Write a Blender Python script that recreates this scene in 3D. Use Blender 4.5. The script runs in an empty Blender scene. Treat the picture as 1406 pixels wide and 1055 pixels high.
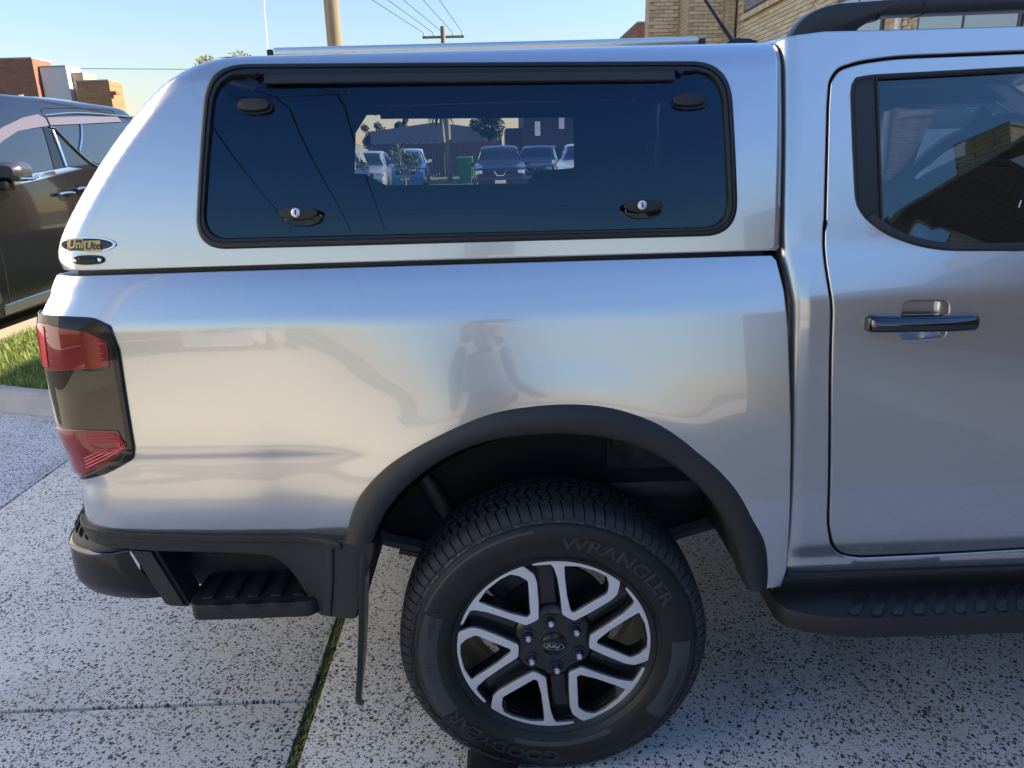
import bpy, bmesh, math, random
from mathutils import Vector, Matrix
from mathutils.geometry import delaunay_2d_cdt
random.seed(11)
SC = bpy.context.scene
COL = SC.collection
R = math.radians

# ------------------------------------------------------------------ camera
cd = bpy.data.cameras.new('camera'); CAM = bpy.data.objects.new('camera', cd); COL.objects.link(CAM)
yaw, pit, rol = .0136, .3026, -.028
fw = Vector((math.sin(yaw)*math.cos(pit), math.cos(yaw)*math.cos(pit), -math.sin(pit)))
rt = Vector((math.cos(yaw), -math.sin(yaw), 0)); up = rt.cross(fw)
r2 = rt*math.cos(rol)+up*math.sin(rol); u2 = -rt*math.sin(rol)+up*math.cos(rol)
CAM.matrix_world = Matrix(((r2.x,u2.x,-fw.x,-.1086),(r2.y,u2.y,-fw.y,-1.5779),(r2.z,u2.z,-fw.z,1.5709),(0,0,0,1)))
cd.sensor_width = 36; cd.lens = 25.993; cd.clip_start = .02; cd.clip_end = 2000
SC.camera = CAM

# ------------------------------------------------------------------ daylight
SUN_EL, SUN_AZ = R(30), R(97)         # azimuth measured from -Y towards +X
w = bpy.data.worlds.new('World'); SC.world = w; w.use_nodes = True
nt = w.node_tree; nt.nodes.clear()
sky = nt.nodes.new('ShaderNodeTexSky'); sky.sky_type = 'NISHITA'; sky.sun_disc = False
sky.sun_elevation = SUN_EL; sky.sun_rotation = math.pi-SUN_AZ
sky.altitude = 0; sky.air_density = 2.0; sky.dust_density = 0.; sky.ozone_density = 6.
bg = nt.nodes.new('ShaderNodeBackground'); bg.inputs['Strength'].default_value = .10
wo = nt.nodes.new('ShaderNodeOutputWorld')
wb = nt.nodes.new('ShaderNodeMix'); wb.data_type = 'RGBA'; wb.blend_type = 'MULTIPLY'; wb.inputs[0].default_value = 1.; wb.inputs[7].default_value = (.64, .665, .87, 1)   # camera white balance, the same over the whole sky
nt.links.new(sky.outputs[0], wb.inputs[6]); nt.links.new(wb.outputs[2], bg.inputs[0]); nt.links.new(bg.outputs[0], wo.inputs[0])
ld = bpy.data.lights.new('sun', 'SUN'); ld.energy = 4.6; ld.angle = R(.53); ld.color = (1, .88, .68)
SUN = bpy.data.objects.new('sun', ld); COL.objects.link(SUN)
sd = Vector((math.cos(SUN_EL)*math.sin(SUN_AZ), -math.cos(SUN_EL)*math.cos(SUN_AZ), math.sin(SUN_EL)))
SUN.rotation_euler = sd.to_track_quat('Z', 'Y').to_euler(); SUN.location = (20, -10, 20)
vs = SC.view_settings; vs.view_transform = 'Standard'; vs.look = 'None'; vs.exposure = 1.53; vs.gamma = 1; vs.use_curve_mapping = False
SC.cycles.max_bounces = 10; SC.cycles.transparent_max_bounces = 16; SC.cycles.glossy_bounces = 6
SC.cycles.caustics_reflective = False; SC.cycles.caustics_refractive = False

# ------------------------------------------------------------------ materials
MATS = {}
class N:
    """small node-graph helper"""
    def __init__(self, name):
        self.m = bpy.data.materials.new(name); self.m.use_nodes = True; MATS[name] = self.m
        self.t = self.m.node_tree; self.t.nodes.clear()
        self.o = self.t.nodes.new('ShaderNodeOutputMaterial')
    def n(self, kind, **kw):
        nd = self.t.nodes.new(kind)
        for k, v in kw.items():
            if k[0] == '_':
                key = int(k[1:]) if k[1:].isdigit() else k[1:].replace('_', ' ')
                if hasattr(v, 'is_linked') or isinstance(v, bpy.types.NodeSocket): self.t.links.new(v, nd.inputs[key])
                else: nd.inputs[key].default_value = v
            else: setattr(nd, k, v)
        return nd
    def pos(self): return self.n('ShaderNodeNewGeometry').outputs['Position']
    def obj(self): return self.n('ShaderNodeTexCoord').outputs['Object']
    def noise(self, co, scale, detail=4, rough=.55, dist=0):
        return self.n('ShaderNodeTexNoise', _Vector=co, _Scale=scale, _Detail=detail, _Roughness=rough, _Distortion=dist).outputs['Fac']
    def ramp(self, fac, stops):
        r = self.n('ShaderNodeValToRGB', _0=fac); e = r.color_ramp.elements
        e[0].position, e[1].position = stops[0][0], stops[-1][0]
        e[0].color, e[1].color = (*stops[0][1], 1), (*stops[-1][1], 1)
        for p, c in stops[1:-1]: x = e.new(p); x.color = (*c, 1)
        return r.outputs[0]
    def mix(self, f, a, b):
        m = self.n('ShaderNodeMix', data_type='RGBA')
        for k, v in ((0, f), (6, a), (7, b)):
            if isinstance(v, bpy.types.NodeSocket): self.t.links.new(v, m.inputs[k])
            else: m.inputs[k].default_value = v if k == 0 else (*v, 1) if len(v) == 3 else v
        return m.outputs[2]
    def math(self, op, a, b=0., c=None):
        m = self.n('ShaderNodeMath', operation=op, _0=a, _1=b)
        if c is not None: m.inputs[2].default_value = c
        return m.outputs[0]
    def bump(self, h, strength=.3, dist=.01):
        return self.n('ShaderNodeBump', _Height=h, _Strength=strength, _Distance=dist).outputs[0]
    def bsdf(self, **kw):
        b = self.n('ShaderNodeBsdfPrincipled')
        for k, v in kw.items():
            key = k.replace('_', ' ')
            if isinstance(v, bpy.types.NodeSocket): self.t.links.new(v, b.inputs[key])
            else: b.inputs[key].default_value = (*v, 1) if isinstance(v, tuple) and len(v) == 3 else v
        self.t.links.new(b.outputs[0], self.o.inputs[0]); return b
def plain(name, col, rough=.5, metal=0., var=.12, scale=30., bump=0., bscale=200., coat=0., spec=.5):
    g = N(name); p = g.obj(); nz = g.noise(p, scale)
    c = g.mix(nz, tuple(v*(1-var) for v in col), tuple(min(1, v*(1+var)) for v in col))
    kw = dict(Base_Color=c, Roughness=rough, Metallic=metal, Coat_Weight=coat, Coat_Roughness=.03, Specular_IOR_Level=spec)
    if bump: kw['Normal'] = g.bump(g.noise(p, bscale, 3), bump, .002)
    g.bsdf(**kw); return g.m

def mk_paint(name, col, metal, rough, flake=.012):
    g = N(name); p = g.obj()
    fl = g.n('ShaderNodeTexVoronoi', _Vector=p, _Scale=1400.).outputs['Color']
    c = g.mix(.10, col, fl); big = g.noise(p, 3, 3)
    rr = g.math('MULTIPLY_ADD', g.noise(p, 2.2, 2), .03); 
    rr.node.inputs[2].default_value = rough-.015
    g.bsdf(Base_Color=c, Metallic=metal, Roughness=rr, Coat_Weight=1., Coat_Roughness=.015, Coat_IOR=1.75)
    return g.m
mk_paint('silver paint', (.60, .61, .62), .86, .24)
def mk_glass(name, tint, ior=1.62, sky_tint=(1, 1, 1)):
    g = N(name)
    fr = g.n('ShaderNodeFresnel', _IOR=ior).outputs[0]
    tr = g.n('ShaderNodeBsdfTransparent', _Color=(*tint, 1)); gl = g.n('ShaderNodeBsdfGlossy', _Roughness=.004, _Color=(*sky_tint, 1))
    mx = g.n('ShaderNodeMixShader', _0=fr, _1=tr.outputs[0], _2=gl.outputs[0])
    g.t.links.new(mx.outputs[0], g.o.inputs[0]); return g.m
mk_glass('canopy glass', (.74, .77, .80), 1.72, (.40, .68, 1.0))  # blue of the mirrored sky is put into the reflection colour
mk_glass('cab glass', (.45, .48, .50), 1.95, (.62, .84, 1.0))  # sky blue coloured into its reflections as well
mk_glass('car glass', (.30, .33, .34), 1.7)
plain('flare plastic', (.018, .0185, .020), .50, var=.35, scale=7, bump=.5, bscale=900)
plain('trim plastic', (.013, .0132, .0145), .45, var=.4, scale=9, bump=.4, bscale=700)
plain('gasket rubber', (.012, .012, .013), .38)
plain('gloss black', (.006, .006, .007), .06)
plain('satin black', (.012, .012, .014), .28)
plain('rail grey', (.035, .036, .04), .32, metal=.3)
plain('dark cavity', (.006, .006, .007), .9)
plain('underbody', (.012, .012, .013), .75, var=.4, scale=12)
plain('frame steel', (.05, .05, .052), .6, var=.4, scale=14, metal=.2)
plain('galvanised', (.07, .07, .07), .5, metal=.7, var=.3, scale=20)
plain('chrome', (.82, .83, .85), .07, metal=1, var=.02)
plain('bright steel', (.62, .62, .63), .25, metal=1)
plain('tyre rubber', (.005, .005, .0058), .48, var=.5, scale=11, bump=.15, bscale=500)
plain('tyre band', (.040, .040, .043), .36, var=.2, scale=40)
plain('tyre letter', (.028, .028, .030), .36)
plain('badge navy', (.012, .018, .045), .2, coat=.5)
plain('badge gold', (.62, .44, .12), .35, metal=.3)
plain('white print', (.8, .8, .8), .5)
plain('lock steel', (.72, .74, .76), .3, metal=.6)
g = N('machined alloy'); p = g.obj()
sc_ = g.n('ShaderNodeMapping', _Vector=p, _Scale=(1, 1, 1)).outputs[0]
rad = g.n('ShaderNodeTexWave', wave_type='RINGS', rings_direction='Y', _Vector=p, _Scale=260., _Distortion=.4).outputs['Fac']
g.bsdf(Base_Color=g.mix(rad, (.80, .80, .81), (.88, .88, .89)), Metallic=.85, Roughness=.36, Anisotropic=.5, Normal=g.bump(rad, .04, .001), Coat_Weight=.4, Coat_Roughness=.05)
plain('wheel black', (.011, .011, .012), .26, coat=.4)
def mk_lens(name, col, rough=.06):
    g = N(name); p = g.obj(); v = g.n('ShaderNodeTexVoronoi', _Vector=p, _Scale=160., feature='F1').outputs['Distance']
    g.bsdf(Base_Color=g.mix(g.noise(p, 14), tuple(c*.7 for c in col), tuple(min(1, c*1.25) for c in col)), Roughness=.2, Specular_IOR_Level=.2, Coat_Weight=1., Coat_Roughness=.0, Coat_IOR=1.58, Normal=g.bump(v, .08, .002), Coat_Normal=g.bump(g.noise(p, 3, 1), .0, .001))
    return g.m
mk_lens('red lens', (.22, .002, .006)); mk_lens('bright red lens', (.80, .015, .04)); mk_lens('smoked lens', (.004, .002, .002))

# ------------------------------------------------------------------ mesh helpers
def finish(name, me, mat, parent, smooth=35):
    if smooth is not None:
        me.polygons.foreach_set('use_smooth', [True]*len(me.polygons))
        if smooth < 180: me.set_sharp_from_angle(angle=R(smooth))
    me.materials.append(MATS[mat] if isinstance(mat, str) else mat)
    o = bpy.data.objects.new(name, me); COL.objects.link(o)
    if parent: o.parent = parent
    return o
class MB:
    def __init__(self): self.v = []; self.f = []
    def add(self, vs, fs):
        b = len(self.v); self.v += [tuple(v) for v in vs]; self.f += [tuple(i+b for i in f) for f in fs]; return self
    def box(self, lo, hi, bev=0., M=None):
        bm = bmesh.new(); bmesh.ops.create_cube(bm, size=1)
        for v in bm.verts: v.co = Vector([(lo[i]+hi[i])/2+v.co[i]*(hi[i]-lo[i]) for i in range(3)])
        if bev: bmesh.ops.bevel(bm, geom=bm.edges[:], offset=bev, segments=2, affect='EDGES', profile=.6)
        return self.bm(bm, M)
    def bm(self, bm, M=None):
        bm.verts.index_update()
        self.add([(M @ v.co if M else v.co) for v in bm.verts], [[v.index for v in f.verts] for f in bm.faces]); bm.free(); return self
    def prism(self, poly, axis, a, b, bev=0., M=None):
        """polygon (list of 2D) extruded along an axis from a to b"""
        bm = bmesh.new()
        def P(p, t): return {'x': (t, p[0], p[1]), 'y': (p[0], t, p[1]), 'z': (p[0], p[1], t)}[axis]
        f = bm.faces.new([bm.verts.new(P(p, a)) for p in poly])
        r = bmesh.ops.extrude_face_region(bm, geom=[f])
        for e in r['geom']:
            if isinstance(e, bmesh.types.BMVert): e.co[{'x': 0, 'y': 1, 'z': 2}[axis]] = b
        bmesh.ops.recalc_face_normals(bm, faces=bm.faces[:])
        if bev: bmesh.ops.bevel(bm, geom=[e for e in bm.edges if e.calc_face_angle(0) > .5], offset=bev, segments=2, affect='EDGES', profile=.6)
        return self.bm(bm, M)
    def tube(self, pts, r, n=8, cap=True, closed=False):
        pts = [Vector(p) for p in pts]; rr = r if isinstance(r, (list, tuple)) else [r]*len(pts)
        b = len(self.v); m = len(pts); last = None
        for i, p in enumerate(pts):
            t = (pts[(i+1) % m]-pts[i-1]) if closed else (pts[min(i+1, m-1)]-pts[max(i-1, 0)])
            t.normalize()
            if last is None:
                a = t.orthogonal().normalized()
            else: a = (last-t*last.dot(t)).normalized()
            last = a; c = t.cross(a)
            for k in range(n):
                q = 2*math.pi*k/n; self.v.append(tuple(p+(a*math.cos(q)+c*math.sin(q))*rr[i]))
        for i in range(m if closed else m-1):
            j = (i+1) % m
            for k in range(n): self.f.append((b+i*n+k, b+i*n+(k+1) % n, b+j*n+(k+1) % n, b+j*n+k))
        if cap and not closed:
            self.f.append(tuple(b+k for k in reversed(range(n)))); self.f.append(tuple(b+(m-1)*n+k for k in range(n)))
        return self
    def lathe(self, prof, n=64, c=(0, 0, 0), a0=0., a1=2*math.pi):
        """profile of (y, r) turned about the y axis through c"""
        full = abs(a1-a0) > 6.28; b = len(self.v); m = n if full else n+1
        for i in range(m):
            a = a0+(a1-a0)*i/n
            for y, r in prof: self.v.append((c[0]+r*math.cos(a), c[1]+y, c[2]+r*math.sin(a)))
        k = len(prof)
        for i in range(n):
            j = (i+1) % m
            for q in range(k-1): self.f.append((b+i*k+q, b+i*k+q+1, b+j*k+q+1, b+j*k+q))
        return self
    def grid(self, rows, close_u=False):
        b = len(self.v); n = len(rows[0])
        for r in rows: self.v += [tuple(p) for p in r]
        for i in range(len(rows)-1):
            for k in range(n if close_u else n-1): self.f.append((b+i*n+k, b+i*n+(k+1) % n, b+(i+1)*n+(k+1) % n, b+(i+1)*n+k))
        return self
    def mesh(self, name, fix=True):
        me = bpy.data.meshes.new(name); me.from_pydata(self.v, [], self.f)
        if fix:
            bm = bmesh.new(); bm.from_mesh(me); bmesh.ops.recalc_face_normals(bm, faces=bm.faces[:]); bm.to_mesh(me); bm.free()
        me.update(); return me
    def build(self, name, mat, parent=None, smooth=35, fix=True): return finish(name, self.mesh(name, fix), mat, parent, smooth)
def tag(o, label=None, cat=None, group=None, kind=None):
    if label: o['label'] = label
    if cat: o['category'] = cat
    if group: o['group'] = group
    if kind: o['kind'] = kind
    return o
def empty(name, loc=(0, 0, 0), rz=0., ry=0.):
    o = bpy.data.objects.new(name, None); COL.objects.link(o); o.location = loc; o.rotation_euler = (0, ry, rz); o.empty_display_size = .2
    return o
def copy_tree(o, parent=None):
    c = o.copy(); COL.objects.link(c); c.parent = parent
    for ch in list(o.children): copy_tree(ch, c)
    return c
def densify(poly, step):
    out = []
    for a, b in zip(poly, poly[1:]+poly[:1]):
        n = max(1, int(math.ceil(math.dist(a, b)/step)))
        for i in range(n): out.append((a[0]+(b[0]-a[0])*i/n, a[1]+(b[1]-a[1])*i/n))
    return out
def rounded(poly, rad, n=5):
    """round the corners of a polygon; rad a number or one per corner"""
    out = []; m = len(poly)
    for i, p in enumerate(poly):
        r = rad[i] if isinstance(rad, (list, tuple)) else rad
        if r <= 0: out.append(p); continue
        p = Vector(p); a = Vector(poly[i-1])-p; b = Vector(poly[(i+1) % m])-p
        d = min(r, a.length*.45, b.length*.45); a = p+a.normalized()*d; b = p+b.normalized()*d
        for k in range(n+1):
            t = k/n; q = a*(1-t)**2+p*2*t*(1-t)+b*t*t; out.append((q.x, q.y))
    return out
def spline(pts, n, closed=False):
    """Catmull-Rom resampling of 2D/3D points"""
    P = [Vector(p) for p in pts]; m = len(P); seg = m if closed else m-1; out = []
    for i in range(seg):
        p0 = P[i-1] if (closed or i > 0) else P[0]*2-P[1]; p1 = P[i]; p2 = P[(i+1) % m]; p3 = P[(i+2) % m] if (closed or i+2 < m) else P[-1]*2-P[-2]
        for k in range(n):
            t = k/n; out.append(.5*((2*p1)+(p2-p0)*t+(2*p0-5*p1+4*p2-p3)*t*t+(3*p1-p0-3*p2+p3)*t**3))
    if not closed: out.append(P[-1].copy())
    return [tuple(v) for v in out]
def resample(pts, n, closed=True):
    L = list(pts)+([pts[0]] if closed else []); d = [0.]
    for a, b in zip(L, L[1:]): d.append(d[-1]+math.dist(a, b))
    out = []; j = 0; cnt = n if closed else n-1
    for i in range(n):
        t = d[-1]*i/cnt
        while j < len(d)-2 and d[j+1] < t: j += 1
        u = (t-d[j])/max(1e-9, d[j+1]-d[j]); a, b = L[j], L[j+1]
        out.append(tuple(x+(y-x)*u for x, y in zip(a, b)))
    return out
def area2(p): return sum(a[0]*b[1]-b[0]*a[1] for a, b in zip(p, p[1:]+p[:1]))
def inside(pt, poly):
    x, y = pt; c = False; n = len(poly); j = n-1
    for i in range(n):
        xi, yi = poly[i]; xj, yj = poly[j]
        if (yi > y) != (yj > y) and x < (xj-xi)*(y-yi)/(yj-yi)+xi: c = not c
        j = i
    return c
def surf_frame(S, s, z, h=2e-4):
    p = Vector(S(s, z)); a = (Vector(S(s+h, z))-Vector(S(s-h, z)))/(2*h); b = (Vector(S(s, z+h))-Vector(S(s, z-h)))/(2*h)
    return p, a.cross(b).normalized(), a, b
def panel(name, S, outline, mat, parent, holes=(), step=.02, depth=.018, edge=.003, off=0., mirror=False, bstep=None, extra=(), smooth_n=True):
    """sheet cut from the surface S(s,z): outline and holes in (s,z), rounded rim and folded edge"""
    loops = [densify(list(outline), bstep or step)]+[densify(list(h), bstep or step) for h in holes]
    if area2(loops[0]) < 0: loops[0].reverse()
    for i in range(1, len(loops)):
        if area2(loops[i]) > 0: loops[i].reverse()
    co = []; ed = []; lr = []
    for L in loops:
        b = len(co); co += L; ed += [(b+i, b+(i+1) % len(L)) for i in range(len(L))]; lr.append((b, len(L)))
    s0 = min(p[0] for p in loops[0]); s1 = max(p[0] for p in loops[0]); z0 = min(p[1] for p in loops[0]); z1 = max(p[1] for p in loops[0])
    cell = {}
    for p in co: cell.setdefault((int(p[0]//step), int(p[1]//step)), []).append(p)
    i = 0; s = s0+step*.5
    while s < s1:
        z = z0+step*.5
        while z < z1:
            k = (int(s//step), int(z//step)); ok = True
            for dx in (-1, 0, 1):
                for dz in (-1, 0, 1):
                    for q in cell.get((k[0]+dx, k[1]+dz), ()):
                        if (q[0]-s)**2+(q[1]-z)**2 < (.55*step)**2: ok = False
            if ok and inside((s, z), loops[0]) and not any(inside((s, z), h) for h in loops[1:]): co.append((s, z))
            z += step
        s += step
    res = delaunay_2d_cdt([Vector(p) for p in co], ed, [], 0, 1e-7)
    P2 = [tuple(v) for v in res[0]]; F = []
    for f in res[2]:
        c = (sum(P2[i][0] for i in f)/len(f), sum(P2[i][1] for i in f)/len(f))
        if inside(c, loops[0]) and not any(inside(c, h) for h in loops[1:]): F.append(tuple(f))
    omap = {}
    for i, ids in enumerate(res[3]):
        for q in ids: omap.setdefault(q, i)
    V = []; NN = []; fr = []
    for p in P2:
        P, n, a, b = surf_frame(S, *p); fr.append((P, n, a, b)); V.append(P+n*off); NN.append(n)
    faces = [f if (Vector(P2[f[1]])-Vector(P2[f[0]])).cross(Vector(P2[f[2]])-Vector(P2[f[0]])) > 0 else f[::-1] for f in F]
    if depth > 0:
        for b0, L in lr:
            ids = [omap[b0+i] for i in range(L)]
            rings = [ids]; outs = []
            for i in range(L):
                q = Vector(co[b0+(i+1) % L])-Vector(co[b0+i-1]); P, n, a, b = fr[ids[i]]
                t = (a*q.x+b*q.y).normalized(); outs.append(t.cross(n).normalized())
            for (o, d, wn) in ((edge*.7, edge*.3, .5), (edge, edge, 1.), (edge, depth, 1.)):
                r = []
                for i in range(L):
                    P, n, a, b = fr[ids[i]]; r.append(len(V)); V.append(P+n*(off-d)+outs[i]*o); NN.append((n*(1-wn)+outs[i]*wn).normalized())
                rings.append(r)
            for A, B in zip(rings, rings[1:]):
                for i in range(L): j = (i+1) % L; faces.append((A[i], B[i], B[j], A[j]))
    if mirror:
        V = [Vector((v.x, 2*YC-v.y, v.z)) for v in V]; NN = [Vector((n.x, -n.y, n.z)) for n in NN]; faces = [f[::-1] for f in faces]
    me = bpy.data.meshes.new(name); me.from_pydata([tuple(v) for v in V], [], faces)
    me.polygons.foreach_set('use_smooth', [True]*len(me.polygons))
    if smooth_n: me.normals_split_custom_set_from_vertices([tuple(n) for n in NN])
    return finish(name, me, mat, parent, None)
def strip(name, S, A, B, prof, mat, parent, closed=True, mirror=False, smooth=40):
    """band between two curves A and B in (s,z); prof = list of (t between A and B, height above S)"""
    rows = []
    for t, h in prof:
        r = []
        for a, b in zip(A, B):
            P, n, _, _ = surf_frame(S, a[0]+(b[0]-a[0])*t, a[1]+(b[1]-a[1])*t); q = P+n*h
            if mirror: q.y = 2*YC-q.y
            r.append(q)
        rows.append(r)
    return MB().grid(rows, closed).build(name, mat, parent, smooth)
_FONT = {}
def text_polys(body, size, shear=0., bold=0., ext=.001):
    key = (body, size, shear, bold, ext)
    if key in _FONT: return _FONT[key]
    c = bpy.data.curves.new('t', 'FONT'); c.body = body; c.size = size; c.shear = shear; c.offset = bold; c.extrude = ext; c.align_x = 'CENTER'; c.align_y = 'CENTER'; c.resolution_u = 3
    o = bpy.data.objects.new('t', c); COL.objects.link(o); bpy.context.view_layer.update()
    me = bpy.data.meshes.new_from_object(o.evaluated_get(bpy.context.evaluated_depsgraph_get()))
    r = ([tuple(v.co) for v in me.vertices], [tuple(p.vertices) for p in me.polygons])
    bpy.data.objects.remove(o); bpy.data.curves.remove(c); bpy.data.meshes.remove(me)
    _FONT[key] = r; return r
def text_on(name, body, size, fn, mat, parent, sx=1., **kw):
    v, f = text_polys(body, size, **kw); return MB().add([fn(x*sx, y, z) for x, y, z in v], f).build(name, mat, parent, None)
plain('headlamp', (.75,.78,.80), .1, coat=1.)
# ------------------------------------------------------------------ body surfaces
YC = .955          # lateral mid-plane of the truck
def sstep(a, b, x):
    t = max(0., min(1., (x-a)/(b-a))); return t*t*(3-2*t)
class Prof:
    """side profile given as (z, tilt in degrees); integrates to lateral offset y(z)"""
    def __init__(self, pts, zref, yref):
        pts = sorted(pts); self.z0 = pts[0][0]; self.dz = .0025
        n = int((pts[-1][0]-self.z0)/self.dz)+2; self.y = [0.]
        def tl(z):
            for (a, ta), (b, tb) in zip(pts, pts[1:]):
                if z <= b: return ta+(tb-ta)*sstep(0, 1, (z-a)/(b-a)) if z > a else ta
            return pts[-1][1]
        for i in range(n): self.y.append(self.y[-1]+math.tan(math.radians(tl(self.z0+(i+.5)*self.dz)))*self.dz)
        o = yref-self(zref); self.y = [v+o for v in self.y]
    def __call__(self, z):
        t = (z-self.z0)/self.dz; i = max(0, min(len(self.y)-2, int(math.floor(t)))); u = t-i
        return self.y[i]*(1-u)+self.y[i+1]*u
PF = Prof([(1.37,32),(1.335,25),(1.30,19),(1.245,17),(1.215,11),(1.12,11),(1.03,9),(.93,5),(.84,1),(.76,-4),(.70,-8),(.5,-8)], 1.23, .016)
PR = Prof([(1.37,32),(1.335,25),(1.30,19),(1.245,16),(1.215,5),(1.12,3),(1.02,2),(.955,1),(.93,-5),(.90,1),(.85,1),(.80,-1),(.765,-7),(.72,-20),(.5,-20)], 1.23, .016)
CT = Prof([(1.9,11),(1.38,11),(1.33,16),(1.26,15),(1.225,7),(1.15,4),(1.0,2),(.9,0),(.8,-1),(.7,-2),(.64,-4),(.605,-9),(.585,-4),(.573,14),(.560,6),(.548,-25),(.5,-45)], .9, .03)
_CT = []
for _i in range(201):
    _t = (_i-.5)/200; _a = math.pi/2*sstep(0, 1, _t)
    _CT.append((0., 0.) if _i == 0 else (_CT[-1][0]+math.cos(_a)/200, _CT[-1][1]+math.sin(_a)/200))
def arc_plan(s, s0, r):
    """plan curve: straight along x for s>s0, then a corner of radius r, then straight along +y"""
    if s >= s0: return s, 0., 0.
    L = r/_CT[-1][0]; t = (s0-s)/L          # curvature-continuous corner
    if t < 1:
        i = min(199, int(t*200)); u = t*200-i; (xa, ya), (xb, yb) = _CT[i], _CT[i+1]
        return s0-L*(xa+(xb-xa)*u), L*(ya+(yb-ya)*u), math.pi/2*sstep(0, 1, t)
    return s0-r, r+(s0-s)-L, math.pi/2
_BR = [(.6,-.035),(.72,-.035),(.80,-.025),(.86,-.018),(.89,-.030),(1.0,-.047),(1.22,-.048),(1.25,-.045),(1.30,-.025),(1.36,-.010)]
def lerp_table(t, z):
    if z <= t[0][0]: return t[0][1]
    for (a, xa), (b, xb) in zip(t, t[1:]):
        if z <= b: return xa+(xb-xa)*sstep(0, 1, (z-a)/(b-a))
    return t[-1][1]
def bed_rear(z): return lerp_table(_BR, z)
def bed(s, z):
    w = sstep(-.2, -.65, s); p = PF(z)*(1-w)+PR(z)*w
    d = math.hypot(s, z-.52)-.525
    if d > 0: p -= .003*math.exp(-(d/.06)**2)
    else: p -= .003
    x, y, a = arc_plan(s, -.985+bed_rear(z), .145)
    y += .05*max(0, -.5-s)**2 if s > -1.2 else .05*.49
    return (x+math.sin(a)*p*.6, y+math.cos(a)*p, z)
_XR = [(1.33,-1.005),(1.351,-1.015),(1.377,-1.022),(1.413,-1.012),(1.45,-.992),(1.513,-.950),(1.59,-.893),(1.67,-.825),(1.72,-.775),(1.75,-.735),(1.775,-.690),(1.79,-.64),(1.80,-.58)]
def xr(z):
    """rear edge of the canopy side against height (Catmull-Rom through the table)"""
    T = _XR; n = len(T)
    if z <= T[0][0]: return T[0][1]
    for i in range(n-1):
        if z <= T[i+1][0]:
            h = T[i+1][0]-T[i][0]; t = (z-T[i][0])/h
            m0 = (T[i+1][1]-T[i-1][1])/(T[i+1][0]-T[i-1][0])*h if i > 0 else T[i+1][1]-T[i][1]
            m1 = (T[i+2][1]-T[i][1])/(T[i+2][0]-T[i][0])*h if i < n-2 else T[i+1][1]-T[i][1]
            return (2*t**3-3*t*t+1)*T[i][1]+(t**3-2*t*t+t)*m0+(-2*t**3+3*t*t)*T[i+1][1]+(t**3-t*t)*m1
    return T[-1][1]
CAN_V0, CAN_R = 1.722, .085
def canopy(u, v):
    """u along the side (x on the flat part), v up the side, then over the roof arc"""
    sl = .20; sb = .012
    th0 = math.atan(sl)
    if v <= CAN_V0: z = v; y = .055+(v-1.345)*sl - sb*math.sin(math.pi*max(0,min(1,(v-1.345)/.45)))
    else:
        a = (v-CAN_V0)/CAN_R
        y0 = .055+(CAN_V0-1.345)*sl - sb*math.sin(math.pi*min(1,(CAN_V0-1.345)/.45)); amax = math.pi/2-th0-.02
        e = max(0, a-amax); a = min(a, amax)
        z = CAN_V0+CAN_R*(math.sin(th0+a)*0+ (math.cos(th0)-math.cos(th0+a))*0 + math.sin(a)*math.cos(th0)-(1-math.cos(a))*math.sin(th0))
        y = y0+CAN_R*(math.sin(a)*math.sin(th0)+(1-math.cos(a))*math.cos(th0))+e*CAN_R
        z += e*CAN_R*.02
    e0 = xr(z); d = u-e0         # distance from the rear edge of the flat part
    x, yo, a = arc_plan(d, .02, .095)
    xf = .49
    if u > .503:                 # small rounding into the front face
        a2 = min(1, (u-.503)/.019)*math.pi/2
        return (.503+.012*math.sin(a2), y+.012*(1-math.cos(a2)), z)
    return (e0+x, y+yo, z)
def cab(s, z):
    p = CT(z)
    x, y, a = arc_plan(s, .592, .052)
    x += sstep(1.2, .55, z)*.03-.025*sstep(1.2,1.4,z)
    return (x, y+p, z)

def van(s, z):
    """near side of the parked van; s runs along world y"""
    x = -4.40-.03*((z-.95)/.5)**2 if z < 1.48 else -4.40-.0337-(z-1.48)*.19-.10*(z-1.48)**2
    if s < 4.3: x -= .16*(4.3-s)**2
    return (x, s, z)
def trim(s, z):
    """lower black side moulding behind the rear wheel"""
    x, y, a = arc_plan(s, -1.035, .13)
    y += .010+.05*max(0, -.5-s)**2-.040*sstep(-.62, -.46, s)+max(0, .70-z)*.10
    return (x, y, z)
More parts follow.
